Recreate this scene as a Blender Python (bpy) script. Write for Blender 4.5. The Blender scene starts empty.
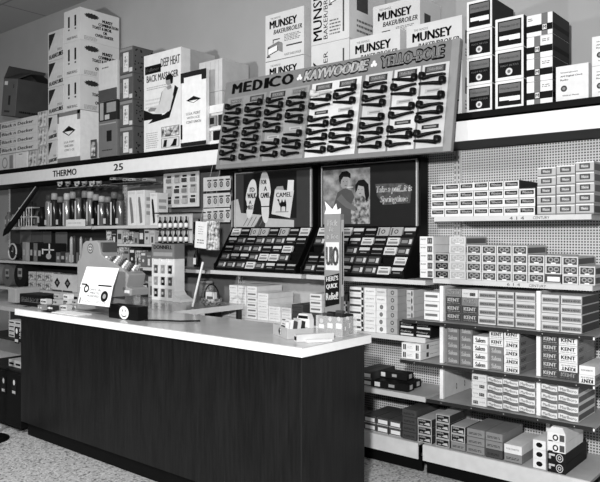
import bpy, math, random
from mathutils import Matrix, Vector
random.seed(7)
SC = bpy.context.scene
COL = SC.collection
PI = math.pi

# ------------------------------------------------------------ camera, light, exposure
FPX, YAW, CXP, CYP, CAMH = 685.0, math.radians(39.9), 300.0, 234.5, 1.42
cd = bpy.data.cameras.new('camera'); cam = bpy.data.objects.new('camera', cd); COL.objects.link(cam)
cam.location = (0, 0, CAMH); cam.rotation_euler = (math.radians(90), 0, YAW)
cd.sensor_width = 36.0; cd.lens = FPX / 600.0 * 36.0; cd.shift_y = -6.5 / 600.0
cd.clip_start = .05
SC.camera = cam
SC.view_settings.view_transform = 'Standard'; SC.view_settings.look = 'None'
SC.view_settings.gamma = 1; SC.view_settings.use_curve_mapping = False
SC.view_settings.exposure = 0.0
wd = bpy.data.worlds.new('world'); SC.world = wd; wd.use_nodes = True
wd.node_tree.nodes['Background'].inputs[0].default_value = (.5, .5, .5, 1)
wd.node_tree.nodes['Background'].inputs[1].default_value = .06

def area(name, loc, target, sx, sy, power):
    l = bpy.data.lights.new(name, 'AREA'); l.shape = 'RECTANGLE'; l.size = sx; l.size_y = sy; l.energy = power
    o = bpy.data.objects.new(name, l); COL.objects.link(o); o.location = loc
    d = Vector(target) - Vector(loc); o.rotation_euler = d.to_track_quat('-Z', 'Y').to_euler()
    return o
area('photographer_flash', (-.25, -.05, 1.86), (-2.6, 3.9, 1.1), .14, .14, 172)          # flash gun over the camera
area('left_fill_light', (-3.6, .3, 2.3), (-6.2, 4.0, 1.5), .16, .16, 72)  # added fill lamp that brightens the far left shelves
area('ceiling_fill', (-2.0, 1.2, 3.7), (-2.0, 1.2, 0), 4.5, 2.0, 15)  # added soft overhead fill, out of view; no fixture modelled
area('ceiling_fill', (-6.0, 1.6, 3.7), (-6.0, 1.6, 0), 4.5, 2.0, 15)  # same added overhead fill for the left half of the room

def W(px, py, Y):      # photo point -> (x, z) on the vertical plane at depth Y
    a = (px - CXP) / FPX; b = -(py - CYP) / FPX
    rx = a * math.cos(YAW) - math.sin(YAW); ry = a * math.sin(YAW) + math.cos(YAW)
    t = Y / ry
    return rx * t, CAMH + b * t
def wx(px, Y): return W(px, CYP, Y)[0]
def G(px, py, z):      # photo point -> (x, y) on the level plane at height z
    a = (px - CXP) / FPX; b = -(py - CYP) / FPX
    t = (z - CAMH) / b
    return (a * math.cos(YAW) - math.sin(YAW)) * t, (a * math.sin(YAW) + math.cos(YAW)) * t

# ------------------------------------------------------------ materials
_m = {}
def new_mat(name):
    m = bpy.data.materials.new(name); m.use_nodes = True
    nt = m.node_tree; p = nt.nodes['Principled BSDF']
    return m, nt, p
def M(g, rough=.55, var=.06, scale=18.0, metal=0.0, spec=None):
    if spec is None: spec = .1 if g < .13 else .25
    k = (round(g, 3), rough, var, scale, metal, spec)
    if k in _m: return _m[k]
    m, nt, p = new_mat('grey_%03d' % int(g * 1000))
    g = .8 * (g / .8) ** 1.3
    tc = nt.nodes.new('ShaderNodeTexCoord'); n = nt.nodes.new('ShaderNodeTexNoise')
    n.inputs['Scale'].default_value = scale; n.inputs['Detail'].default_value = 3
    nt.links.new(tc.outputs['Object'], n.inputs['Vector'])
    r = nt.nodes.new('ShaderNodeMapRange')
    r.inputs['From Min'].default_value = .3; r.inputs['From Max'].default_value = .7
    r.inputs['To Min'].default_value = g * (1 - var); r.inputs['To Max'].default_value = min(1, g * (1 + var))
    nt.links.new(n.outputs['Fac'], r.inputs['Value']); nt.links.new(r.outputs['Result'], p.inputs['Base Color'])
    p.inputs['Roughness'].default_value = rough; p.inputs['Metallic'].default_value = metal
    p.inputs['Specular IOR Level'].default_value = spec
    _m[k] = m
    return m
def glass_mat():
    if 'glass' in _m: return _m['glass']
    m, nt, p = new_mat('clear_plastic')
    p.inputs['Base Color'].default_value = (.92, .92, .92, 1); p.inputs['Roughness'].default_value = .08
    p.inputs['Transmission Weight'].default_value = .0; p.inputs['Alpha'].default_value = .22
    n = nt.nodes.new('ShaderNodeTexNoise'); n.inputs['Scale'].default_value = 30
    r = nt.nodes.new('ShaderNodeMapRange'); r.inputs['To Min'].default_value = .14; r.inputs['To Max'].default_value = .32
    nt.links.new(n.outputs['Fac'], r.inputs['Value']); nt.links.new(r.outputs['Result'], p.inputs['Alpha'])
    _m['glass'] = m
    return m
def print_mat(name, lo, hi, scale, rough=.5, contrast=.12):      # busy printed artwork
    if name in _m: return _m[name]
    m, nt, p = new_mat(name)
    tc = nt.nodes.new('ShaderNodeTexCoord'); v = nt.nodes.new('ShaderNodeTexNoise'); v.inputs['Scale'].default_value = scale
    v.inputs['Detail'].default_value = 4
    nt.links.new(tc.outputs['Object'], v.inputs['Vector'])
    r = nt.nodes.new('ShaderNodeMapRange'); r.inputs['From Min'].default_value = .5 - contrast; r.inputs['From Max'].default_value = .5 + contrast
    r.inputs['To Min'].default_value = lo; r.inputs['To Max'].default_value = hi
    nt.links.new(v.outputs['Fac'], r.inputs['Value']); nt.links.new(r.outputs['Result'], p.inputs['Base Color'])
    p.inputs['Roughness'].default_value = rough
    _m[name] = m
    return m
def wood_mat():
    m, nt, p = new_mat('dark_woodgrain_laminate')
    tc = nt.nodes.new('ShaderNodeTexCoord'); mp = nt.nodes.new('ShaderNodeMapping'); mp.inputs['Scale'].default_value = (1, 1, .055)
    nt.links.new(tc.outputs['Object'], mp.inputs['Vector'])
    n = nt.nodes.new('ShaderNodeTexNoise'); n.inputs['Scale'].default_value = 85; n.inputs['Detail'].default_value = 5; n.inputs['Distortion'].default_value = .4
    nt.links.new(mp.outputs['Vector'], n.inputs['Vector'])
    mp2 = nt.nodes.new('ShaderNodeMapping'); mp2.inputs['Scale'].default_value = (1, 1, .16)
    nt.links.new(tc.outputs['Object'], mp2.inputs['Vector'])
    n3 = nt.nodes.new('ShaderNodeTexNoise'); n3.inputs['Scale'].default_value = 4.2; n3.inputs['Detail'].default_value = 2
    nt.links.new(mp2.outputs['Vector'], n3.inputs['Vector'])
    mu = nt.nodes.new('ShaderNodeMath'); mu.operation = 'MULTIPLY'; mu.inputs[1].default_value = 34
    nt.links.new(n3.outputs['Fac'], mu.inputs[0])
    si = nt.nodes.new('ShaderNodeMath'); si.operation = 'SINE'; nt.links.new(mu.outputs[0], si.inputs[0])
    a = nt.nodes.new('ShaderNodeMath'); a.operation = 'MULTIPLY_ADD'; a.inputs[1].default_value = .055
    nt.links.new(si.outputs[0], a.inputs[0]); nt.links.new(n.outputs['Fac'], a.inputs[2])
    r = nt.nodes.new('ShaderNodeMapRange'); r.inputs['From Min'].default_value = .33; r.inputs['From Max'].default_value = .72
    r.inputs['To Min'].default_value = .002; r.inputs['To Max'].default_value = .0095
    nt.links.new(a.outputs[0], r.inputs['Value']); nt.links.new(r.outputs['Result'], p.inputs['Base Color'])
    p.inputs['Roughness'].default_value = .42; p.inputs['Specular IOR Level'].default_value = .3
    return m
def terrazzo_mat():
    m, nt, p = new_mat('speckled_terrazzo')
    tc = nt.nodes.new('ShaderNodeTexCoord')
    v = nt.nodes.new('ShaderNodeTexVoronoi'); v.inputs['Scale'].default_value = 95
    nt.links.new(tc.outputs['Object'], v.inputs['Vector'])
    sp = nt.nodes.new('ShaderNodeSeparateColor'); nt.links.new(v.outputs['Color'], sp.inputs['Color'])
    cr = nt.nodes.new('ShaderNodeValToRGB'); cr.color_ramp.interpolation = 'CONSTANT'
    e = cr.color_ramp.elements; e[0].position = 0; e[0].color = (.14, .14, .14, 1); e[1].position = .10; e[1].color = (.42, .42, .42, 1)
    q = e.new(.45); q.color = (.5, .5, .5, 1); q = e.new(.75); q.color = (.62, .62, .62, 1); q = e.new(.93); q.color = (.2, .2, .2, 1)
    nt.links.new(sp.outputs[0], cr.inputs['Fac'])
    nt.links.new(cr.outputs['Color'], p.inputs['Base Color']); p.inputs['Roughness'].default_value = .45
    return m
def pegboard_mat():
    m, nt, p = new_mat('perforated_pegboard')
    tc = nt.nodes.new('ShaderNodeTexCoord'); s = nt.nodes.new('ShaderNodeSeparateXYZ'); nt.links.new(tc.outputs['Object'], s.inputs[0])
    def mth(op, a, b=None, c=None):
        n = nt.nodes.new('ShaderNodeMath'); n.operation = op
        for i, q in enumerate((a, b, c)):
            if q is None: continue
            if isinstance(q, (int, float)): n.inputs[i].default_value = q
            else: nt.links.new(q, n.inputs[i])
        return n.outputs[0]
    P_ = .0165
    dx = mth('SUBTRACT', mth('FRACT', mth('DIVIDE', s.outputs['X'], P_)), .5)
    dz = mth('SUBTRACT', mth('FRACT', mth('DIVIDE', s.outputs['Z'], P_)), .5)
    d = mth('SQRT', mth('ADD', mth('MULTIPLY', dx, dx), mth('MULTIPLY', dz, dz)))
    h = mth('LESS_THAN', d, .30)
    mx = nt.nodes.new('ShaderNodeMix'); mx.data_type = 'RGBA'
    mx.inputs['A'].default_value = (.58, .58, .58, 1); mx.inputs['B'].default_value = (.03, .03, .03, 1)
    nt.links.new(h, mx.inputs['Factor']); nt.links.new(mx.outputs['Result'], p.inputs['Base Color'])
    p.inputs['Roughness'].default_value = .6
    return m
def ceiling_mat():
    m, nt, p = new_mat('ceiling_board')
    tc = nt.nodes.new('ShaderNodeTexCoord'); b = nt.nodes.new('ShaderNodeTexBrick')
    b.offset = 0; b.inputs['Scale'].default_value = 1.0; b.inputs['Brick Width'].default_value = 1.2; b.inputs['Row Height'].default_value = .6
    b.inputs['Mortar Size'].default_value = .012
    b.inputs['Color1'].default_value = (.34, .34, .34, 1); b.inputs['Color2'].default_value = (.36, .36, .36, 1); b.inputs['Mortar'].default_value = (.2, .2, .2, 1)
    nt.links.new(tc.outputs['Object'], b.inputs['Vector']); nt.links.new(b.outputs['Color'], p.inputs['Base Color'])
    p.inputs['Roughness'].default_value = .9
    return m

WHITE, OFFW, LIGHT, MID, GREY, DARK, BLACK = M(.80), M(.66), M(.50), M(.34), M(.20), M(.06, spec=.2), M(.010, spec=.12)
INK = M(.012, .6, .03, spec=.15)
METAL = M(.52, .35, .05); LIP = M(.62, .4, .04)

# ------------------------------------------------------------ mesh builder
_glyph = {}
def glyphs(s, bold=0.0):
    k = (s, bold)
    if k in _glyph: return _glyph[k]
    c = bpy.data.curves.new('lettering_curve', 'FONT'); c.body = s; c.resolution_u = 2; c.offset = bold; c.size = 1
    o = bpy.data.objects.new('lettering_curve', c); COL.objects.link(o)
    dg = bpy.context.evaluated_depsgraph_get(); e = o.evaluated_get(dg); me = e.to_mesh()
    vs = [tuple(v.co) for v in me.vertices]; fs = [tuple(p.vertices) for p in me.polygons]
    e.to_mesh_clear(); bpy.data.objects.remove(o); bpy.data.curves.remove(c)
    x0 = min(v[0] for v in vs); x1 = max(v[0] for v in vs); y0 = min(v[1] for v in vs); y1 = max(v[1] for v in vs)
    vs = [((v[0] - x0) / (x1 - x0), (v[1] - y0) / (y1 - y0)) for v in vs]
    _glyph[k] = (vs, fs)
    return _glyph[k]

class MB:
    def __init__(s): s.v = []; s.f = []; s.mi = []; s.sm = []; s.mats = []; s.M = Matrix()
    def mat(s, m):
        if m not in s.mats: s.mats.append(m)
        return s.mats.index(m)
    def add(s, vs, fs, m, smooth=False):
        b = len(s.v); k = s.mat(m)
        s.v += [tuple(s.M @ Vector(v)) for v in vs]
        for f in fs: s.f.append(tuple(b + i for i in f)); s.mi.append(k); s.sm.append(smooth)
        return s
    def box(s, x0, x1, y0, y1, z0, z1, m):
        vs = [(x, y, z) for z in (z0, z1) for y in (y0, y1) for x in (x0, x1)]
        return s.add(vs, [(0, 2, 3, 1), (4, 5, 7, 6), (0, 1, 5, 4), (2, 6, 7, 3), (0, 4, 6, 2), (1, 3, 7, 5)], m)
    def rect(s, x0, x1, z0, z1, y, m):          # a printed patch, facing -Y
        return s.add([(x0, y, z0), (x1, y, z0), (x1, y, z1), (x0, y, z1)], [(0, 1, 2, 3)], m)
    def poly(s, pts, y, m): return s.add([(a, y, b) for a, b in pts], [tuple(range(len(pts)))], m)
    def prism(s, pts, y0, y1, m):               # outline in XZ (counter-clockwise from -Y) pushed along Y
        n = len(pts); vs = [(a, y0, b) for a, b in pts] + [(a, y1, b) for a, b in pts]
        fs = [tuple(range(n)), tuple(range(2 * n - 1, n - 1, -1))] + [(i, i + n, (i + 1) % n + n, (i + 1) % n) for i in range(n)]
        return s.add(vs, fs, m)
    def prism_x(s, pts, x0, x1, m):             # outline in YZ pushed along X
        n = len(pts); vs = [(x0, a, b) for a, b in pts] + [(x1, a, b) for a, b in pts]
        fs = [tuple(range(n - 1, -1, -1)), tuple(range(n, 2 * n))] + [(i, (i + 1) % n, (i + 1) % n + n, i + n) for i in range(n)]
        return s.add(vs, fs, m)
    def tube(s, pts, r, m, n=8, cap=True):
        if not isinstance(r, (list, tuple)): r = [r] * len(pts)
        P = [Vector(p) for p in pts]; vs = []; fs = []
        for i, p in enumerate(P):
            d = (P[min(i + 1, len(P) - 1)] - P[max(i - 1, 0)]).normalized()
            a = d.cross(Vector((0, 0, 1)) if abs(d.z) < .9 else Vector((1, 0, 0))).normalized(); b = d.cross(a)
            for k in range(n):
                t = 2 * PI * k / n; vs.append(tuple(p + (a * math.cos(t) + b * math.sin(t)) * r[i]))
        for i in range(len(P) - 1):
            for k in range(n): fs.append((i * n + k, i * n + (k + 1) % n, (i + 1) * n + (k + 1) % n, (i + 1) * n + k))
        s.add(vs, fs, m, True)
        if cap:
            b = len(vs) - n
            s.add(vs[:n], [tuple(range(n - 1, -1, -1))], m); s.add(vs[b:], [tuple(range(n))], m)
        return s
    def lathe(s, prof, m, c=(0, 0, 0), n=16):   # profile [(r, z)] about a vertical axis
        vs = []; fs = []
        for r, z in prof:
            for k in range(n):
                t = 2 * PI * k / n; vs.append((c[0] + r * math.cos(t), c[1] + r * math.sin(t), c[2] + z))
        for i in range(len(prof) - 1):
            for k in range(n): fs.append((i * n + k, i * n + (k + 1) % n, (i + 1) * n + (k + 1) % n, (i + 1) * n + k))
        fs.append(tuple(range(n - 1, -1, -1))); b = (len(prof) - 1) * n; fs.append(tuple(range(b, b + n)))
        return s.add(vs, fs, m, True)
    def disc(s, x, z, rx, rz, y, m, n=16, r0=0):
        if r0 == 0: return s.add([(x + rx * math.cos(2 * PI * k / n), y, z + rz * math.sin(2 * PI * k / n)) for k in range(n)], [tuple(range(n))], m)
        vs = [(x + rx * q * math.cos(2 * PI * k / n), y, z + rz * q * math.sin(2 * PI * k / n)) for q in (r0, 1) for k in range(n)]
        return s.add(vs, [(k, (k + 1) % n, (k + 1) % n + n, k + n) for k in range(n)], m)
    def text(s, t, x0, x1, z0, z1, y, m, bold=.02, flip=False, shear=0, rise=0):
        vs, fs = glyphs(t, 0)
        if flip: vs = [(1 - a, 1 - b) for a, b in vs]
        if bold > .005:                                     # heavier strokes: the same letters struck again beside themselves
            dd = (z1 - z0) * (bold + .01) * 1.1
            for sx, sz in ((-dd, 0), (dd, 0), (0, dd * .5)): s.add([(x0 + sx + a * (x1 - x0) + b * shear, y, z0 + sz + b * (z1 - z0) + a * rise) for a, b in vs], fs, m)
        return s.add([(x0 + a * (x1 - x0) + b * shear, y, z0 + b * (z1 - z0) + a * rise) for a, b in vs], fs, m)
    def vtext(s, t, x0, x1, z0, z1, y, m, bold=.02):       # reads bottom to top
        vs, fs = glyphs(t, 0)
        if bold > .02: s.add([(x1 - b * (x1 - x0), y, z0 + (x1 - x0) * .05 + a * (z1 - z0)) for a, b in vs], fs, m)
        return s.add([(x1 - b * (x1 - x0), y, z0 + a * (z1 - z0)) for a, b in vs], fs, m)
    def mesh(s, name):
        me = bpy.data.meshes.new(name); me.from_pydata(s.v, [], s.f)
        for m in s.mats: me.materials.append(m)
        me.polygons.foreach_set('material_index', s.mi); me.polygons.foreach_set('use_smooth', s.sm)
        me.update(); return me
    def build(s, name, parent=None, loc=(0, 0, 0), rz=0, bevel=0):
        return link(name, s.mesh(name), parent, loc, rz, bevel)
def link(name, me, parent=None, loc=(0, 0, 0), rz=0, bevel=0):
    o = bpy.data.objects.new(name, me); COL.objects.link(o); o.location = loc; o.rotation_euler = (0, 0, rz)
    if parent: o.parent = parent
    if bevel:
        b = o.modifiers.new('bevel', 'BEVEL'); b.width = bevel; b.segments = 2; b.limit_method = 'ANGLE'; b.angle_limit = math.radians(40)
    return o
def side_frame(x, y0=0):      # local frame whose -Y face is the +X side of a box at x
    return Matrix.Translation((x, y0, 0)) @ Matrix.Rotation(PI / 2, 4, 'Z')
def tag(o, label, cat, group=None):
    n = len(label.split())
    if n < 4 or n > 16: print('LABEL LENGTH', n, label)
    o['label'] = label; o['category'] = cat
    if group: o['group'] = group
    return o
def empty(name, loc, label, cat, group=None, rz=0):
    o = bpy.data.objects.new(name, None); COL.objects.link(o); o.location = loc; o.rotation_euler = (0, 0, rz); o.empty_display_size = .05
    return tag(o, label, cat, group)
def struct(o): o['kind'] = 'structure'; return o
def copy_tree(o, parent=None):
    c = o.copy(); COL.objects.link(c); c.parent = parent
    for ch in list(o.children): copy_tree(ch, c)
    return c
ORD = ['first', 'second', 'third', 'fourth', 'fifth', 'sixth', 'seventh', 'eighth', 'ninth', 'tenth', 'eleventh', 'twelfth']
def level(r, n):
    if n == 1: return 'only one'
    if r == 0: return 'bottom one'
    if r == n - 1: return 'top one'
    return ORD[r] + ' up'

# ------------------------------------------------------------ room
WALLY = 4.12
CEIL = 3.90
struct(MB().box(-11, 2.2, -2.5, WALLY + .1, -.1, 0, terrazzo_mat()).build('floor'))
struct(MB().box(-11, 2.2, -2.5, WALLY + .1, CEIL, CEIL + .1, ceiling_mat()).build('ceiling'))
struct(MB().box(-11, 2.2, WALLY, WALLY + .1, 0, CEIL, M(.46, .8, .04, 3)).build('wall_back'))
struct(MB().box(-11.1, -11, -2.5, WALLY + .1, 0, CEIL, M(.42, .8, .04, 3)).build('wall_left'))
struct(MB().box(2.2, 2.3, -2.5, WALLY + .1, 0, CEIL, M(.4, .8, .04, 3)).build('wall_right'))

# ------------------------------------------------------------ gondola shelving
PEG = 4.05; FR = 3.68
peg = pegboard_mat()
def shelf_part(t, x0, x1, yf, z, lip=.028, name='shelf', m=METAL, ml=LIP):
    b = MB(); b.box(x0, x1, yf + .004, PEG - .001, z - .012, z, m); b.box(x0, x1, yf, yf + .004, z - lip, z, ml)
    return b.build(name, t, bevel=0)
def unit(x0, x1, label, levels, deck=True, panel=None):
    t = empty('gondola_shelving', ((x0 + x1) / 2, 3.85, 0), label, 'shelving', 'shelving units along the back wall')
    inv = Matrix.Translation(-t.location)
    def P(b, name):
        o = b.build(name, t); o.location = -t.location; return o
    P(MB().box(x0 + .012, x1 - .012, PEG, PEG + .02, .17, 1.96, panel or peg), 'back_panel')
    for x in (x0, x1):
        b = MB(); b.box(x - .011, x + .011, PEG - .014, PEG + .03, 0, 1.96, M(.6, .4))
        for k in range(52): b.rect(x - .0035, x + .0035, .25 + k * .0325, .268 + k * .0325, PEG - .0145, INK)
        P(b, 'upright')
    if deck:
        b = MB(); b.box(x0 + .003, x1 - .003, 3.575, PEG - .016, .165, .18, METAL); b.box(x0 + .003, x1 - .003, 3.57, 3.578, .085, .178, M(.66, .4)); P(b, 'base_deck')
        P(MB().box(x0 + .003, x1 - .003, 3.62, 3.64, 0, .085, BLACK), 'kick_plate')
    for z, yf, a, c, mm, ml, lip in levels:
        b = MB(); b.box(a, c, yf + .004, PEG - .016, z - .01, z, mm); b.box(a, c, yf, yf + .004, z - lip, z, ml)
        if lip > .022:
            for xe in (a + .001, c - .003): b.prism_x([(yf + .01, z - .03), (PEG - .016, z - .031), (PEG - .016, z - .0105), (yf + .01, z - .0105)], xe, xe + .002, ml)
        P(b, 'shelf')
    return t, P
XR0, XR1 = -2.055, -1.085
DSH = M(.06, .35, .05)
DTOP = M(.42, .4, .05)
tR, PR = unit(XR0 + .012, XR1, 'light pegboard shelving at right holding the stacks of cigarette cartons',
    [(1.526, FR, XR0 + .03, XR1 - .03, METAL, LIP, .028), (1.156, FR, XR0 + .022, XR1 - .025, METAL, LIP, .028)])
# the darker rack standing in front with white dividers
for z, a in ((.903, -2.2), (.656, -2.215), (.443, -2.035)):
    b = MB(); b.box(a, -1.075, 3.604, PEG - .016, z - .008, z, DTOP); b.box(a, -1.075, 3.60, 3.604, z - .018, z + .002, DSH)
    b.box(-1.082, -1.074, 3.597, 3.60, z - .016, z - .002, WHITE)
    for k in range(6): b.disc(a + .1 + k * .19, z - .008, .003, .003, 3.5995, LIGHT, 8)
    PR(b, 'dark_shelf')
for x in (wx(442.2, 3.665), wx(539.1, 3.665)):
    for z0, z1 in ((.182, .424), (.445, .637), (.658, .884), (.905, 1.115)):
        yd = 3.80 if z0 < .2 else 3.655
        b = MB(); b.box(x - .011, x + .011, yd, yd + .02, z0, z1, WHITE); b.box(x - .004, x + .004, yd + .0201, PEG - .018, z0, z1, OFFW)
        b.M = side_frame(x + .0042, 0)
        for yy in (3.84, 3.95): b.disc(yy, (z0 + z1) / 2 - .05, .007, .02, 0, DARK, 10, .5)
        PR(b, 'divider')
tC, PC = unit(-3.03, XR0 - .014, 'light pegboard shelving between the dark counter end and the cartons',
    [(1.14, FR, -3.02, XR0 - .03, METAL, LIP, .028), (.79, FR, -3.02, XR0 - .03, METAL, LIP, .032), (.432, FR, -3.02, XR0 - .03, METAL, LIP, .032)])
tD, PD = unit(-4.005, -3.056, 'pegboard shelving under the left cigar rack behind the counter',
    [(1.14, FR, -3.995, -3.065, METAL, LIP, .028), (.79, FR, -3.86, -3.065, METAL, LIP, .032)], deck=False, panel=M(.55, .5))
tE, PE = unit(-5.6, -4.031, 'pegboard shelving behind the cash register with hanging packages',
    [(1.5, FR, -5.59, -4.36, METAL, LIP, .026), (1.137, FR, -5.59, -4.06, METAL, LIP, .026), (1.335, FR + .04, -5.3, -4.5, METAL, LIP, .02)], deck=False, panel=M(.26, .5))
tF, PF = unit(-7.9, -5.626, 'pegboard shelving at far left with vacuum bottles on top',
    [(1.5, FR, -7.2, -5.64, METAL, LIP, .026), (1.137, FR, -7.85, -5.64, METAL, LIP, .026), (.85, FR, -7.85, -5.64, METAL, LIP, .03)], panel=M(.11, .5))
tG, PG = unit(XR1 + .03, -.2, 'next pegboard shelving bay cut by the right edge of the photo',
    [(1.50, FR, XR1 + .035, -.22, METAL, LIP, .028), (1.27, 3.62, XR1 + .035, -.22, M(.06), M(.05), .028)])

# ------------------------------------------------------------ lighted valance with the top stock shelf
t = empty('lighting_valance', (-4.5, 3.8, 1.955), 'long white lighting valance running above all the shelving', 'valance')
VX0, VX1 = -8.3, -.3
def PV(b, name): o = b.build(name, t); o.location = -t.location; return o
PV(MB().box(VX0, VX1, 3.60, 3.615, 1.955, 2.068, M(.76, .35, .03)), 'fascia')
PV(MB().box(VX0, VX1, 3.63, 4.119, 2.085, 2.12, BLACK), 'stock_shelf')
PV(MB().box(VX0, VX1, 3.6155, 4.119, 1.965, 1.98, M(.06)), 'soffit_panel')
for s_, px0, px1 in (('THERMO', 53, 76.5), ('25', 114, 123)):
    x0, x1 = wx(px0, 3.6), wx(px1, 3.6)
    PV(MB().text(s_, x0, x1, 1.983, 2.043, 3.5985, INK, .05), 'lettering')

# ------------------------------------------------------------ checkout counter
CX0, CX1, CY0, CY1, CZ = -4.65, -2.01, 2.42, 2.985, .9
t = empty('checkout_counter', (-3.33, 2.7, 0), 'dark woodgrain checkout counter with a pale laminate top', 'counter')
def PCt(b, name, bevel=0): o = b.build(name, t, bevel=bevel); o.location = -t.location; return o
b = MB(); wood = wood_mat(); ins = .03
b.box(CX0 + ins, CX1 - ins, CY0 + ins, CY1 - .02, .10, CZ - .047, wood); PCt(b, 'body')
PCt(MB().box(CX0 + ins + .02, CX1 - .1, CY0 + .07, CY1 - .06, 0, .10, BLACK), 'toe_kick')
PCt(MB().box(CX0 + .01, CX1 - .008, CY0 + .008, CY1, CZ - .046, CZ - .004, M(.6, .35, .04)), 'countertop_core')
b = MB(); b.box(CX0, CX1, CY0, CY1, CZ - .004, CZ, M(.52, .18, .05, 7, spec=.5)); PCt(b, 'laminate_top')
b = MB(); eb = M(.84, .35, .03)
b.box(CX0, CX1, CY0, CY0 + .008, CZ - .046, CZ - .0045, eb); b.box(CX1 - .008, CX1, CY0 + .0082, CY1, CZ - .046, CZ - .0045, eb); PCt(b, 'edge_band')
PCt(MB().box(CX1 - ins - .0005, CX1 - ins + .002, CY0 + ins - .003, CY0 + ins + .003, .1, CZ - .047, M(.05)), 'corner_trim')
# return counter running back to the shelving
t = empty('return_counter', (-4.1, 3.3, 0), 'pale topped return counter behind the main counter, open at its side', 'counter')
RXL, RXR, RY0, RY1 = -4.9, -3.62, 3.0, 3.66
b = MB(); b.box(RXL, RXR, RY0, RY1, .862, .9, M(.42, .16, .05, 7, spec=.5)); b.box(RXR, RXR + .004, RY0, RY1, .862, .8995, M(.72, .4)); PCt(b, 'countertop')
b = MB(); b.box(RXR - .03, RXR - .01, RY0 + .25, RY0 + .29, .05, .861, WHITE); b.box(RXR - .03, RXR - .01, RY0, RY0 + .03, .05, .861, DARK); b.box(RXR - .03, RXR - .01, RY1 - .04, RY1, .05, .861, DARK); PCt(b, 'divider')
b = MB(); b.box(RXL, RXR - .03, RY0, RY1, .03, .05, DARK); b.box(RXL + .3, RXR - .3, RY0, RY1, .05, .861, DARK); PCt(b, 'carcass')
b = MB(); b.box(RXR - .28, RXR - .032, RY0 + .02, RY1 - .05, .70, .72, LIGHT); PCt(b, 'inner_shelf')

# magazine and candy rack at the far end of the counter
t = empty('candy_rack', (-4.85, 2.72, 0), 'dark low candy rack against the far left end of the counter', 'rack')
def PK(b, name): o = b.build(name, t); o.location = -t.location; return o
PK(MB().box(-5.35, -4.655, 2.47, 2.96, .03, .42, M(.015)), 'base_cabinet')
PK(MB().box(-5.35, -4.655, 2.98, 3.0, .42, .85, M(.03)), 'back_panel')
for z in (.42, .64):
    PK(MB().box(-5.35, -4.655, 2.5, 2.979, z, z + .012, M(.04)), 'tray')
PK(MB().box(-5.35, -4.655, 2.5, 2.979, .855, .885, M(.35)), 'top_shelf')
PK(MB().prism_x([(2.5, .43), (2.62, .43), (2.62, .82), (2.56, .82)], -4.675, -4.658, M(.09)), 'side_panel')
k = 0
for z, n, ht in ((.653, 3, .03), (.433, 2, .05)):
    for i in range(n):
        for r in range(4 if z > .6 else 1):
            x = -4.99 + i * .095
            b = MB(); b.box(0, .085, 0, .13, 0, ht, M(.5)); b.rect(.008, .077, ht * .3, ht * .6, -.0006, INK)
            o = b.build('candy_box', loc=(x, 2.55, z + r * (ht + .002)))
            tag(o, 'small pale box %s, %s pile from left, on %s tray of low candy rack' % (level(r, 4 if z > .6 else 1), ORD[i], 'upper' if z > .6 else 'lower'), 'box', 'small boxes in the low candy rack')
for i, (px, py) in enumerate(((17.5, 335), (7.5, 384), (18, 386))):
    x, z = W(px, py, 2.496)
    b = MB(); b.box(-.03, .03, 0, .003, -.06, .06, M(.03)); b.disc(.0, .03, .014, .02, -.0006, OFFW, 12); b.rect(-.026, .02, -.05, -.03, -.0006, LIGHT)
    o = b.build('price_tag', loc=(x, 2.466 if i else 2.49, z))
    tag(o, 'dark tag with pale oval hung %s on the low candy rack' % ('uppermost', 'lowest and leftmost', 'low near the counter corner')[i], 'tag', 'dark tags on the low candy rack')
# stanchion at the left edge
t = empty('stanchion', (-4.70, 2.24, 0), 'black round stanchion foot on speckled floor at the left edge', 'stanchion')
b = MB().lathe([(.15, 0), (.15, .008), (.12, .02), (.03, .03)], M(.012), n=32); b.build('base', t)
MB().lathe([(.018, .031), (.018, .75)], M(.1, .3), (0, 0, 0), 12).build('pole', t).location = (-.03, -.03, 0)


# ------------------------------------------------------------ big stock boxes on top of the valance
STZ = 2.121
def stock(name, label, cat, pxl, pxr, ys, yf, depth, base, deco, group=None, i0=None, labels=None, side=None, z0=STZ, bevel=.004, ztop=None):
    """a column of boxes: ys are the heights in the photo, top to bottom, along the left edge"""
    x0, x1 = wx(pxl, yf), wx(pxr, yf)
    zs = [W(pxl, y, yf)[1] for y in ys]
    k = ((ztop or zs[0]) - z0) / (zs[0] - zs[-1]); zs = [z0 + (z - zs[-1]) * k for z in zs]
    out = []
    for i in range(len(zs) - 1):
        h = zs[i] - zs[i + 1] - .0015; w = x1 - x0
        b = MB(); b.box(0, w, 0, depth, 0, h, base)
        deco(b, w, h, len(zs) - 2 - i)
        if side:
            b.M = side_frame(w + .0006); side(b, depth, h, len(zs) - 2 - i); b.M = Matrix()
        o = b.build(name, loc=(x0, yf, zs[i + 1]), bevel=bevel)
        tag(o, labels[i] if labels else label, cat, group)
        out.append(o)
    return out
def lines(b, x0, x1, z0, z1, n, m, y=-.0006, rag=.15):
    for i in range(n):
        z = z1 - (z1 - z0) * (i + .5) / n; r = (x1 - x0) * rag * random.random()
        k = x0
        while k < x1 - r - .004:
            l = random.uniform(.008, .03); b.rect(k, min(k + l, x1 - r), z - (z1 - z0) / n * .22, z + (z1 - z0) / n * .22, y, m); k += l + .005
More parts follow.
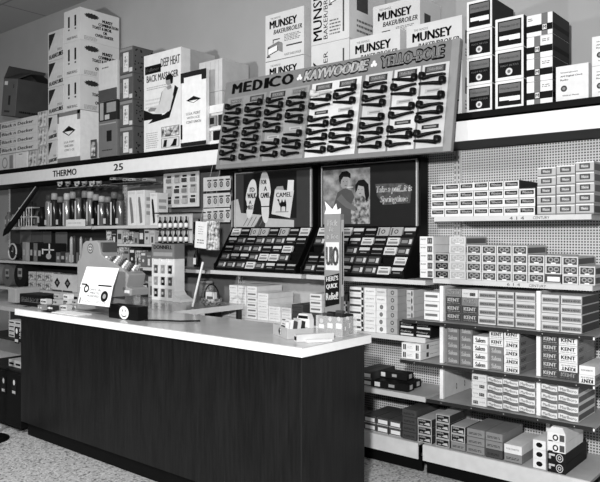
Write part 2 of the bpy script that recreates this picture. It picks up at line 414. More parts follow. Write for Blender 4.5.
def toaster(b, x, z, s, m, m2, y=-.0006):
    b.poly([(x, z), (x + .62 * s, z + .16 * s), (x + .62 * s, z + .52 * s), (x, z + .38 * s)], y, m)
    b.poly([(x + .02 * s, z + .4 * s), (x + .62 * s, z + .55 * s), (x + .85 * s, z + .45 * s), (x + .3 * s, z + .3 * s)], y - .0002, m2)
    b.poly([(x + .64 * s, z + .14 * s), (x + .86 * s, z + .05 * s), (x + .86 * s, z + .42 * s), (x + .64 * s, z + .5 * s)], y - .0003, M(.3))
    b.poly([(x + .04 * s, z + .05 * s), (x + .55 * s, z + .18 * s), (x + .55 * s, z + .4 * s), (x + .04 * s, z + .3 * s)], y - .0004, WHITE)
    b.rect(x - .05 * s, x + .15 * s, z - .06 * s, z, y - .0004, m); b.rect(x + .3 * s, x + .34 * s, z + .5 * s, z + .66 * s, y - .0004, m)
    b.rect(x + .3 * s, x + .7 * s, z + .63 * s, z + .67 * s, y - .0004, m)

CART = M(.66, .6, .05, 6)
def munsey(b, w, h, i):
    b.text('THE FAMOUS', w * .14, w * .40, h - .04, h - .026, -.0006, M(.1), .0)
    b.text('MUNSEY', w * .12, w * .82, h - .105, h - .05, -.0006, INK, .05)
    b.text('BAKER/BROILER', w * .22, w * .95, h - .15, h - .118, -.0006, INK, .02, shear=.006)
    if h > .24:
        lines(b, w * .5, w * .92, h * .36, h - .165, 5, M(.15)); toaster(b, w * .06, h * .12, min(.19, h * .5), INK, M(.25))
        b.rect(w * .55, w * .95, h * .25, h * .28, -.0006, M(.1)); b.text('MUNSEY BAKER BROILER', w * .5, w * .93, h * .06, h * .11, -.0006, M(.1), 0)
    b.rect(.002, w - .002, .0, .004, -.0006, M(.2))
def munsey_side(b, d, h, i):
    b.rect(d * .2, d * .5, h * .4, h * .7, 0, M(.1)); lines(b, d * .2, d * .9, h * .1, h * .3, 3, M(.2), 0)
def munsey_tall(b, w, h, i):
    b.vtext('MUNSEY', w * .06, w * .3, h * .05, h * .8, -.0006, INK, .035)
    b.vtext('BAKER/BROILER', w * .34, w * .45, h * .05, h * .9, -.0006, INK, .02)
    toaster(b, w * .5, h * .5 if i else h * .2, .14, INK, M(.25)); b.rect(w * .84, w * .88, h * .1, h * .9, -.0006, M(.12))
    lines(b, w * .5, w * .8, h * .08, h * .3, 5, M(.2))
g = 'oven cartons on the stock shelf'
stock('oven_carton', '', 'box', 265.5, 304, [16, 55, 118], 3.67, .42, CART, munsey, g, side=munsey_side,
      labels=['upper plain oven carton at left of its group, above the sign letters', 'half hidden oven carton directly under the leftmost upper one'])
stock('oven_carton', '', 'box', 311, 349, [-28, 31, 100], 3.67, .44, CART, munsey_tall, g, side=munsey_side,
      labels=['oven carton with sideways lettering cut by the top of the photo', 'oven carton with sideways lettering behind the middle of the sign'])
stock('oven_carton', '', 'box', 373, 420, [7, 40, 90], 3.84, .27, CART, munsey, g, side=munsey_side,
      labels=['rear oven carton topmost in the middle, behind two others', 'hidden lower rear oven carton in the middle behind the sign'])
stock('oven_carton', '', 'box', 350, 400, [39.5, 100], 3.67, .15, CART, munsey, g, side=munsey_side,
      labels=['front oven carton standing above the middle of the sign'])
stock('oven_carton', '', 'box', 406.5, 462, [27, 68, 118], 3.67, .2, CART, munsey, g, side=munsey_side,
      labels=['large oven carton above the right end of the sign', 'oven carton under the rightmost large one, its edge beside the sign'])

# combination oven cartons and the white insulated box below, far left
def toastfront(b, w, h, i):
    for k in (.26, .66):
        b.rect(w * k, w * k + .03, h * .46, h * .80, -.0006, INK); b.rect(w * k + .003, w * k + .027, h * .36, h * .41, -.0006, INK)
    b.text('MADE IN N.C.', w * .2, w * .85, h * .08, h * .16, -.0006, M(.06), .02)
def toastside(b, d, h, i):
    pts = []
    for k in range(28):
        a = 2 * PI * k / 28; r = 1 if k % 2 else .78; pts.append((d * .29 + d * .20 * r * math.cos(a), h * .80 + h * .09 * r * math.sin(a)))
    b.poly(pts, 0, M(.06))
    for s_, x0, x1, z in (('MUNSEY', .56, .82, .68), ('COMBINATION', .46, .97, .56), ('TOAST & BROIL', .30, .80, .44), ('OR', .58, .68, .32), ('OVEN BAKER', .38, .84, .20)):
        b.text(s_, d * x0, d * x1, h * z, h * (z + .095), 0, INK, .06)
    lines(b, d * .1, d * .45, h * .03, h * .16, 4, M(.3), 0)
def insul(b, w, h, i):
    g_ = M(.26)
    b.poly([(w * .2, h * .62), (w * .5, h * .52), (w * .8, h * .62), (w * .5, h * .72)], -.0006, INK); b.poly([(w * .3, h * .612), (w * .5, h * .54), (w * .7, h * .612)], -.0012, WHITE)
    b.text('U.S.A. PORT', w * .28, w * .75, h * .38, h * .42, -.0006, M(.15), .02); b.text('UNICORN', w * .3, w * .7, h * .30, h * .345, -.0006, M(.15), .02); b.text('CONT 1 OZ', w * .3, w * .75, h * .22, h * .26, -.0006, M(.15), .02)
    for z0, z1 in ((0, .09), (.93, 1)): b.box(-.004, w + .004, -.005, -.001, h * z0, h * z1, g_)
    b.box(-.004, .02, -.005, -.001, h * .8, h, g_); b.box(w - .04, w + .004, -.005, -.001, h * .82, h, g_)
ZI = W(58, 114, 3.645)[1]
stock('insulated_box', 'white insulated box with a dark diamond mark below the striped cartons', 'box', 58, 80, [114, 163], 3.645, .42, M(.8), insul, ztop=ZI)
stock('combination_oven_carton', '', 'box', 64, 80, [12.5, 44, 78, 111.5], 3.64, .44, CART, toastfront, 'combination oven cartons stacked at left', side=toastside, z0=ZI + .003,
      labels=['topmost of three tall white cartons with black bars, far left stack', 'middle of three white cartons with black bars, far left stack', 'lowest of three white cartons with black bars, above the insulated box'])

def flash(b, w, h, i):
    b.poly([(w * .06, h * .36), (w * .5, h * .92), (w * .06, h * .92)], -.0006, M(.05))
    b.text('FLASHCUBES', w * .1, w * .98, h * .06, h * .20, -.0006, INK, .07, rise=h * .06); b.text('SYLV', w * .62, w * .9, h * .3, h * .38, -.0006, M(.1), .02)
bl = ['pale carton with dark triangle, %s of five left of the striped cartons' % q for q in ('topmost', 'second from top', 'middle one', 'second lowest', 'lowest')]
stock('bulb_carton', '', 'box', 48, 57.0, [115, 141, 165], 3.64, .4, M(.6), flash, 'cartons with a dark triangle stacked at left', labels=bl[3:], ztop=ZI)
stock('bulb_carton', '', 'box', 48, 63.3, [33, 62, 88, 115], 3.64, .4, M(.6), flash, 'cartons with a dark triangle stacked at left', labels=bl[:3], z0=ZI + .002)

# open dark carton, tilted
b = MB(); dk = M(.10, .7, .1, 8); w, d, h = .30, .42, .40
b.box(0, w, 0, d, 0, .006, dk); b.box(0, w, 0, .006, .0061, h, M(.16)); b.box(0, w, d - .006, d, .0061, h, dk); b.box(0, .006, .0061, d - .0061, .0061, h, dk); b.box(w - .006, w, .0061, d - .0061, .0061, h, dk)  # lighter grey of the front wall stands in for light falling on it
b.rect(.03, .1, h - .07, h - .03, -.001, OFFW); b.rect(w * .45, w * .6, h * .3, h * .55, -.001, M(.05)); b.rect(w * .2, w * .6, h * .1, h * .15, -.001, M(.07)); b.rect(w * .75, w * .8, h * .75, h * .85, -.001, M(.05))
b.M = side_frame(w + .001); lines(b, d * .1, d * .85, h * .08, h * .2, 1, M(.02), 0)
o = b.build('open_carton', bevel=.003); o.location = (wx(1, 3.62), 3.62, 2.664 + .30 * math.sin(math.radians(9))); o.rotation_euler = (0, math.radians(9), 0); tag(o, 'large dark opened carton tilted on top of the far left boxes', 'box')
fl = MB().box(0, w, 0, .006, 0, .17, dk).build('flap', o, (0, .0, h)); fl.rotation_euler = (math.radians(-62), 0, 0)
fl = MB().box(0, w, -.006, 0, 0, .17, M(.07)).build('flap', o, (0, d, h)); fl.rotation_euler = (math.radians(60), 0, 0)
fl = MB().box(0, .006, 0, d, 0, .16, dk).build('flap', o, (0, 0, h)); fl.rotation_euler = (0, math.radians(35), 0)

# tool boxes and the small boxes below
def tool(b, w, h, i):
    b.disc(.09, h * .5, .034, .034, -.0006, M(.03), 6); b.disc(.09, h * .5, .022, .022, -.0009, M(.5), 6); b.disc(.09, h * .5, .011, .011, -.0012, M(.03), 6)
    b.text('Black n Decker', .14, w * .92, h * .25, h * .62, -.0006, INK, .07, shear=.006); b.text('power tools', .12, w * .5, h * .72, h * .85, -.0006, M(.2), 0)
stock('tool_box', '', 'box', -4, 36.5, [110, 119.5, 128.5, 137.5, 147], 3.70, .3, M(.62), tool, 'long flat tool boxes under the dark carton', z0=2.305, ztop=2.66,
      labels=['long pale flat tool box, %s in the pile at far left' % q for q in ('topmost', 'second from top', 'third from top', 'lowest')])
fl_m = print_mat('floral_artwork', .12, .7, 22)
def floral(b, w, h, i): b.rect(.008, w - .008, .008, h - .008, -.0006, fl_m); b.rect(w * .5, w * .66, h * .2, h * .8, -.0008, OFFW)
stock('patterned_box', '', 'box', 37.6, 47, [112, 128, 146, 166], 3.70, .3, M(.5), floral, 'busy patterned boxes at far left',
      labels=['busy patterned box, %s of three beside the tool boxes' % q for q in ('top', 'middle', 'bottom')])
def mug(b, w, h, i):
    b.disc(w * .55, h * .48, .062, .062, -.0006, M(.3), 20, .75); b.rect(w * .78, w * .95, h * .1, h * .9, -.0008, M(.3))
stock('cup_box', 'pale box with a round grey handle shape, far left under the tool boxes', 'box', -6, 14, [148, 170], 3.70, .3, M(.6), mug, ztop=2.302)
stock('plain_white_box', 'blank pale box beside the handle box under the tool boxes', 'box', 15.5, 27, [150, 169], 3.70, .3, M(.7), lambda b, w, h, i: b.rect(w * .3, w * .6, h * .85, h * .9, -.0006, M(.2)), ztop=2.302)
stock('floral_box', 'low patterned box at left under the tool boxes', 'box', 28, 36.8, [148, 168], 3.70, .3, M(.45), floral, ztop=2.302)

# cartons between the insulated box and the massager
def gband(b, w, h, i): b.rect(.0, w, 0, h * .3, -.0006, M(.12)); lines(b, w * .15, w * .8, h * .5, h * .62, 2, M(.3)); lines(b, w * .2, w * .6, h * .82, h * .9, 1, M(.2))
def gbox(b, w, h, i): b.rect(w * .45, w * .72, h * .42, h * .72, -.0006, M(.03)); lines(b, w * .2, w * .8, h * .15, h * .22, 1, M(.08)); b.rect(w * .05, w * .95, h * .9, h * .93, -.0006, M(.4))
def mixed(b, w, h, i): b.rect(w * .08, w * .28, h * .05, h * .95, -.0006, M(.4)); b.rect(w * .45, w * .95, h * .4, h * .9, -.0006, M(.35)); b.rect(w * .35, w * .6, .01, h * .3, -.0006, M(.5))
o3 = stock('appliance_box', '', 'box', 98.5, 116.9, [64, 104, 124, 161], 3.62, .3, M(.3), lambda b, w, h, i: (gbox, mixed, gband)[i](b, w, h, i),
      labels=['pale carton with a dark bottom band beside the speckled dark stack', 'dark box with pale blocks, between a pale and a grey box', 'grey box with a small black square beside the price number'])
o3[0].data.materials[0] = M(.6); o3[1].data.materials[0] = M(.05); o3[2].data.materials[0] = M(.22)
b = MB().box(0, .085, 0, .01, 0, .17, M(.1)); b.rect(.01, .075, .02, .15, -.0006, print_mat('photo_print', .03, .7, 30)); o = b.build('photo_card', loc=(wx(91, 3.61), 3.605, STZ)); tag(o, 'small dark photo card leaning beside the white insulated box', 'card')
# speckled dark stack
def lantern(b, w, h, i):
    b.rect(w * .05, w * .95, h * .86, h * .97, -.0006, M(.3)); b.rect(w * .28, w * .68, h * .08, h * .80, -.0006, OFFW); b.rect(w * .36, w * .6, h * .2, h * .66, -.0009, print_mat('window_print', .2, .8, 40))
    b.rect(w * .72, w * .95, h * .04, h * .2, -.0006, M(.6)); b.rect(w * .05, w * .2, h * .3, h * .7, -.0006, M(.2))
def speck(b, d, h, i):
    for k in range(26): b.disc(random.uniform(.02, d - .02), random.uniform(.02, h - .02), .008, .008, 0, M(.03), 6)
stock('speckled_box', '', 'box', 119.5, 133, [49, 75.5, 101.5, 128, 156], 3.64, .22, M(.14), lantern, 'dark boxes with white windows in one stack', side=speck,
      labels=['dark box with speckled side and white window, %s of four' % q for q in ('topmost', 'second from top', 'third from top', 'lowest')])

# massager carton with its pictures
x0, x1 = wx(144, 3.64), wx(181, 3.64); zt = W(144, 56.5, 3.64)[1]; w = x1 - x0; h = zt - STZ
b = MB(); b.box(0, w, 0, .1, 0, h, M(.74)); m2 = M(.08)
b.rect(w * .03, w * .47, h * .80, h * .885, -.0006, INK); b.text('Pollenex', w * .08, w * .42, h * .825, h * .86, -.0009, LIGHT, .01)
b.text('DEEP HEAT', w * .47, w * .97, h * .845, h * .93, -.0006, m2, .01); b.text('BACK MASSAGER', w * .08, w * .93, h * .715, h * .785, -.0006, m2, .02)
lines(b, w * .08, w * .7, h * .63, h * .67, 2, M(.45)); lines(b, w * .05, w * .5, h * .40, h * .55, 4, M(.6))
# seated person in a chair, and two little pictures
def mp(pts, q, m): b.poly([(w * a, h * c) for a, c in pts], -.0006 - .0003 * q, m)
mp([(.12, .29), (.70, .32), (.93, .60), (.84, .635), (.72, .40), (.56, .36), (.29, .345)], 0, INK)
mp([(0, .44), (.26, .385), (.5, .37), (.5, .335), (.26, .33), (0, .33)], 1, INK)
mp([(.19, .45), (.41, .46), (.49, .585), (.60, .64), (.78, .63), (.80, .52), (.70, .385), (.56, .375), (.32, .39)], 2, M(.62)); mp([(.49, .585), (.52, .6), (.45, .49), (.41, .46)], 3, M(.3))
mp([(.2, .455), (.12, .435), (.14, .415), (.30, .41), (.36, .44)], 3, M(.3)); mp([(.62, .63), (.74, .65), (.76, .61), (.66, .60)], 3, M(.33))
b.disc(w * .68, h * .685, w * .075, h * .04, -.0018, M(.36)); mp([(.60, .70), (.62, .745), (.74, .76), (.80, .72), (.79, .66), (.74, .65), (.72, .70)], 5, INK); mp([(.595, .685), (.62, .69), (.62, .675)], 5, M(.3))
for z0, z1, mm in ((.13, .235, print_mat('photo_print', .03, .7, 30)), (.02, .12, OFFW)): b.rect(w * .48, w * .96, h * z0, h * z1, -.0006, M(.3)); b.rect(w * .5, w * .94, h * (z0 + .006), h * (z1 - .006), -.0009, mm)
b.poly([(w * .53, h * .03), (w * .62, h * .03), (w * .64, h * .1), (w * .56, h * .1)], -.0012, INK); b.poly([(w * .72, h * .03), (w * .88, h * .03), (w * .9, h * .1), (w * .82, h * .1), (w * .78, h * .06)], -.0012, INK)
lines(b, w * .06, w * .42, h * .03, h * .2, 8, M(.45))
tag(b.build('massager_carton', loc=(x0, 3.64, STZ), bevel=.003), 'tall white carton showing a person reclining in a dark chair', 'box')
x0, x1 = wx(184, 3.76), wx(192, 3.76)
stock('patterned_carton', 'patterned carton edge standing just behind the massager box', 'box', 175, 189, [52, 145], 3.76, .3, M(.5), lambda b, w, h, i: b.rect(.01, w - .01, .01, h - .01, -.0006, print_mat('big_pattern', .15, .75, 14)))

def usa(b, w, h, i):
    g_ = M(.035)
    b.poly([(w * .2, h * .62), (w * .5, h * .575), (w * .8, h * .62), (w * .5, h * .67)], -.0006, INK); b.poly([(w * .32, h * .612), (w * .5, h * .582), (w * .68, h * .612)], -.0009, WHITE)
    b.text('U.S.A. PORT', w * .2, w * .78, h * .42, h * .455, -.0006, M(.25), .02); b.text('WITH ICE', w * .22, w * .75, h * .365, h * .395, -.0006, M(.3), .02); b.text('CONT UNICN', w * .2, w * .8, h * .305, h * .34, -.0006, M(.25), .02)
    b.box(-.004, w + .004, -.006, -.001, h * .94, h + .003, g_); b.box(-.004, .03, -.006, -.001, h * .87, h * .939, g_); b.box(w - .045, w + .004, -.006, -.001, h * .87, h * .939, g_); b.box(-.004, w + .004, -.006, -.001, 0, h * .05, g_); b.box(-.004, .012, -.006, -.001, h * .1, h * .3, g_)
stock('insulated_carton', 'tall white foam carton with dark corners beside the pipe sign', 'box', 181.5, 206, [74, 147], 3.6, .035, M(.8), usa)
stock('foam_box', 'plain pale grooved foam box behind the cornered white carton', 'box', 199, 222, [63, 95, 148], 3.70, .3, M(.6), lambda b, w, h, i: [b.rect(w * q, w * q + .003, .01, h - .01, -.0006, M(.4)) for q in (.3, .5, .7, .85)] ,
      labels=['grooved pale foam box behind the cornered white carton', 'lower pale foam box hidden behind the small window display'])
x0, x1 = wx(205.5, 3.63), wx(227, 3.63); w = x1 - x0; h = .30
b = MB(); b.box(0, w, .02, .045, 0, h, M(.7)); b.box(0, w, 0, .0199, .24, h, M(.75)); b.box(0, w, 0, .0199, .105, .125, M(.75)); b.box(0, w, 0, .0199, 0, .025, M(.75)); b.box(0, .01, 0, .0199, .0251, .1049, M(.75))
b.box(.02, w * .45, .002, .0198, .14, .22, M(.3)); b.rect(.04, w * .36, .155, .205, .0012, M(.03)); b.box(w * .55, w * .95, .002, .0198, .14, .22, M(.06)); b.box(w * .3, w * .9, .004, .0198, .03, .10, INK)
tag(b.build('shelf_display', loc=(x0, 3.638, STZ)), 'small white shelf display with dark windows left of the pipe sign', 'display')

# camera boxes, striped boxes, radio box at right
def polar(b, w, h, i, alt=False):
    b.rect(w * .1, w * .93, h * .1, h * .9, -.0006, INK); b.rect(w * .14, w * .89, h * .58, h * .86, -.0009, M(.2)); b.text('Polaroid', w * .2, w * .82, h * .68, h * .76, -.0012, M(.4), .01)
    if alt: b.rect(w * .16, w * .88, h * .26, h * .42, -.0009, WHITE); b.rect(w * .16, w * .5, h * .2, h * .29, -.0012, INK)
    else: b.text('MADE IN USA', w * .2, w * .84, h * .44, h * .5, -.0009, LIGHT, .02); b.disc(w * .5, h * .27, w * .12, w * .12, -.0009, OFFW, 16); b.disc(w * .5, h * .27, w * .06, w * .06, -.0012, M(.2), 12)
def pol1(b, w, h, i): polar(b, w, h, i, i == 3)
def pol2(b, w, h, i): polar(b, w, h, i, i != 1)
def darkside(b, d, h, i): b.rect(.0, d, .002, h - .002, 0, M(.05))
g = 'white rimmed dark camera boxes at right'
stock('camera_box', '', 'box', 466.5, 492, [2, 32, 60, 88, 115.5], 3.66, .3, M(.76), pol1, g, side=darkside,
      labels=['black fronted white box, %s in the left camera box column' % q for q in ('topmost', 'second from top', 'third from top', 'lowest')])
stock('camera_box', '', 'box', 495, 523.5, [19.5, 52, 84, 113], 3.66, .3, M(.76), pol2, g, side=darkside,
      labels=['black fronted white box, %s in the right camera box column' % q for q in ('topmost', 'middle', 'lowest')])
def strip(b, w, h, i):
    q = .58 if i == 3 else .30; zz = .38 if i == 3 else .42
    b.rect(w * q, w * (q + .24), 0, h, -.0006, M(.22)); b.rect(0, w, h * (zz - .18), h * (zz + .12), -.0009, INK)
    b.rect(w * q + .005, w * (q + .24) - .005, h * (zz - .14), h * (zz + .1), -.0012, OFFW); b.text('M', w * (q + .06), w * (q + .18), h * (zz - .1), h * (zz + .05), -.0015, INK, .02)
    lines(b, w * (.06 if q > .5 else .6), w * (.3 if q > .5 else .9), h * .7, h * .86, 2, M(.2))
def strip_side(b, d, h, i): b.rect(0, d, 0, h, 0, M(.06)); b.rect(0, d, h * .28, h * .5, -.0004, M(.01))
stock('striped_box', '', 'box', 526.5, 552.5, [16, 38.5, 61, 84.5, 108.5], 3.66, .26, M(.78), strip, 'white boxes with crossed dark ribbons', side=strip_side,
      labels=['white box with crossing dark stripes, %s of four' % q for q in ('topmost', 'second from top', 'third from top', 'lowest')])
def radio(b, w, h, i):
    b.text('Westinghouse', w * .14, w * .68, h * .78, h * .83, -.0006, M(.08), .02); b.text('AM Digital Clock', w * .14, w * .82, h * .67, h * .73, -.0006, M(.08), .03); b.text('Radio', w * .14, w * .38, h * .58, h * .63, -.0006, M(.08), .03)
    b.disc(w * .25, h * .36, w * .1, w * .1, -.0006, M(.1), 18); b.disc(w * .25, h * .36, w * .05, w * .05, -.0009, M(.3), 12); b.text('Walnut Plastic', w * .2, w * .72, h * .14, h * .18, -.0006, M(.08), .02)
stock('radio_box', 'squat white radio box standing alone right of the striped boxes', 'box', 556, 588.5, [67, 104.5], 3.66, .3, M(.72), radio)
stock('radio_box', '', 'box', 592, 624, [37, 68, 101], 3.66, .3, M(.72), radio, 'radio boxes cut by the right edge',
      labels=['upper white radio box cut by the right edge', 'lower white radio box cut by the right edge'])

# ------------------------------------------------------------ pipe display sign
BX, BY, BZ, BW, BH = -3.74, 3.495, 1.905, 1.925, .665
tilt = math.radians(-9)
BM = Matrix.Translation((BX, BY, BZ)) @ Matrix.Rotation(tilt, 4, 'X') @ Matrix.Rotation(math.radians(.5), 4, 'Y')
t = empty('pipe_display_board', (0, 0, 0), 'big grey leaning display board of smoking pipes with painted brand lettering', 'display'); t.matrix_world = BM
BG = M(.27, .6, .06, 30)
MB().box(0, BW, 0, .028, 0, BH, BG).build('backing_panel', t, bevel=.003)
MB().box(BW - .05, BW - .001, -.004, -.0005, .0, BH, M(.34)).build('side_trim', t)
def bu(px): return wx(px, 3.56) - BX
def btext(s_, pa, pb, v0, v1, m, bold, outline=None, shear=.0):
    b = MB(); u0, u1 = bu(pa), bu(pb)
    if outline:
        for k in range(8): a = PI * k / 4; b.text(s_, u0 + .0075 * math.cos(a), u1 + .0075 * math.cos(a), v0 + .0075 * math.sin(a), v1 + .0075 * math.sin(a), -.0015, outline[0], .015, shear=shear)
    vs = .004 if outline else 0
    b.text(s_, u0 + vs, u1 - vs, v0 + vs, v1 - vs, -.0025, m, bold, shear=shear)
    b.build('lettering', t)
for i, ch in enumerate('MEDICO'):
    pw = (229.5, 240.5, 250, 261, 266, 279, 292); btext(ch, pw[i] + .5, pw[i + 1] - 2.2 if i != 3 else pw[i + 1] - .5, .565, .640, INK, .10 if ch != 'I' else .03)
btext('KAYWOODIE', 301, 364, .565, .640, M(.66), .05, (M(.08), .05), .012)
btext('YELLO-BOLE', 378, 441, .565, .640, M(.36), .045, (INK, .055))
b = MB()
for px in (296.5, 371):
    for dx, dz in ((0, .012), (-.012, -.006), (.012, -.006)): b.disc(bu(px) + dx, .6 + dz, .012, .012, -.002, WHITE, 12)
b.build('club_mark', t)
cols = [234.5, 255, 276, 297.5, 322, 346, 376, 405, 433]
cards = [(226, 265, M(.33)), (268, 308, M(.38)), (310.5, 360, M(.72)), (364, 391, M(.6)), (393, 419, M(.68)), (421, 448, M(.6))]
for a, c, m in cards: MB().box(bu(a), bu(c), -.003, -.0006, .03, .535, m).build('backing_card', t, bevel=0)
# three shapes of pipe, about 15 cm long
def pipe_mesh(kind, body, stem):
    b = MB(); r = .0215 + .002 * (kind % 2)
    b.lathe([(.008, -.021), (r * .85, -.018), (r, -.006), (r * .98, .012), (r * .88, .02), (r * .55, .02), (r * .5, .004)], body, (0, 0, 0), 12)
    bend = (.002, -.007, .006)[kind % 3]
    b.tube([(.006, 0, -.013), (.03, 0, -.011), (.062, 0, -.006)], [.0145, .0125, .0115], body, 8)
    s = MB(); s.tube([(.0625, 0, -.006), (.095, 0, -.003 + bend * .3), (.135, 0, bend * .5), (.158, 0, bend)], [.0115, .010, .009, .0075], stem, 8)
    return b.mesh('smoking_pipe'), s.mesh('mouthpiece')
PB = [pipe_mesh(k, M(.012 if k < 4 else .006, .35, spec=.2), M(.006, .35, spec=.2)) for k in range(6)]
PBW = pipe_mesh(1, M(.62, .4), M(.5, .3))
for ci, px in enumerate(cols):
    uc = bu(px) + .006
    wplate = .135
    b = MB(); b.box(uc - wplate / 2, uc + wplate / 2, -.0055, -.0031, .482, .522, M(.07 if ci not in (0, 3) else .3)); b.rect(uc - wplate * .4, uc + wplate * .4, .488, .516, -.0061, M(.2)); b.text(('MEDICO', 'MEDICO', 'FILTER', 'MEDICO', 'KAYWOODIE', 'KAYWOODIE', 'Yello-Bole', 'Yello-Bole', 'Yello-Bole')[ci], uc - wplate * .32, uc + wplate * .32, .495, .510, -.0066, LIGHT, .02)
    b.build('brand_plate', t)
    # narrower columns leave room for overlap-free pairs
    n = 10; rnd = random.Random(ci)
    for r in range(n):
        v = .458 - r * .0435
        gap = (ci in (4, 5) and r in (3,)) or (ci == 7 and r in (3, 6)) or (ci == 3 and r == 5) or (ci == 8 and r in (2, 7)) or (ci in (2,) and r == 6) or (ci == 6 and r == 4)
        if gap:
            b = MB(); b.box(uc - .055, uc + .055, -.0055, -.0031, v - .012, v + .012, M(.05) if (ci + r) % 2 else M(.5)); b.rect(uc - .04, uc + .04, v - .005, v + .005, -.006, M(.3)); b.build('price_strip', t); continue
        flip = (r + ci) % 2
        body, st = PBW if (ci == 4 and r < 1) else PB[rnd.randrange(6)]
        o = bpy.data.objects.new('smoking_pipe', body); COL.objects.link(o)
        s = .90 if ci < 4 else 1.0
        L = Matrix.Translation((uc + (.068 * s if flip else -.068 * s), -.031, v)) @ Matrix.Rotation(rnd.uniform(-.03, .025) * (1 if flip else -1), 4, 'Y')
        if flip: L = L @ Matrix.Rotation(PI, 4, 'Z')
        o.matrix_world = BM @ L @ Matrix.Diagonal((s * .96, 1, .98, 1))
        c = bpy.data.objects.new('mouthpiece', st); COL.objects.link(c); c.parent = o
        tag(o, '%s smoking pipe, %s down in %s column of the leaning board' % ('white' if body is PBW[0] else 'dark', ORD[r], ORD[ci]), 'pipe', 'smoking pipes on the display board')

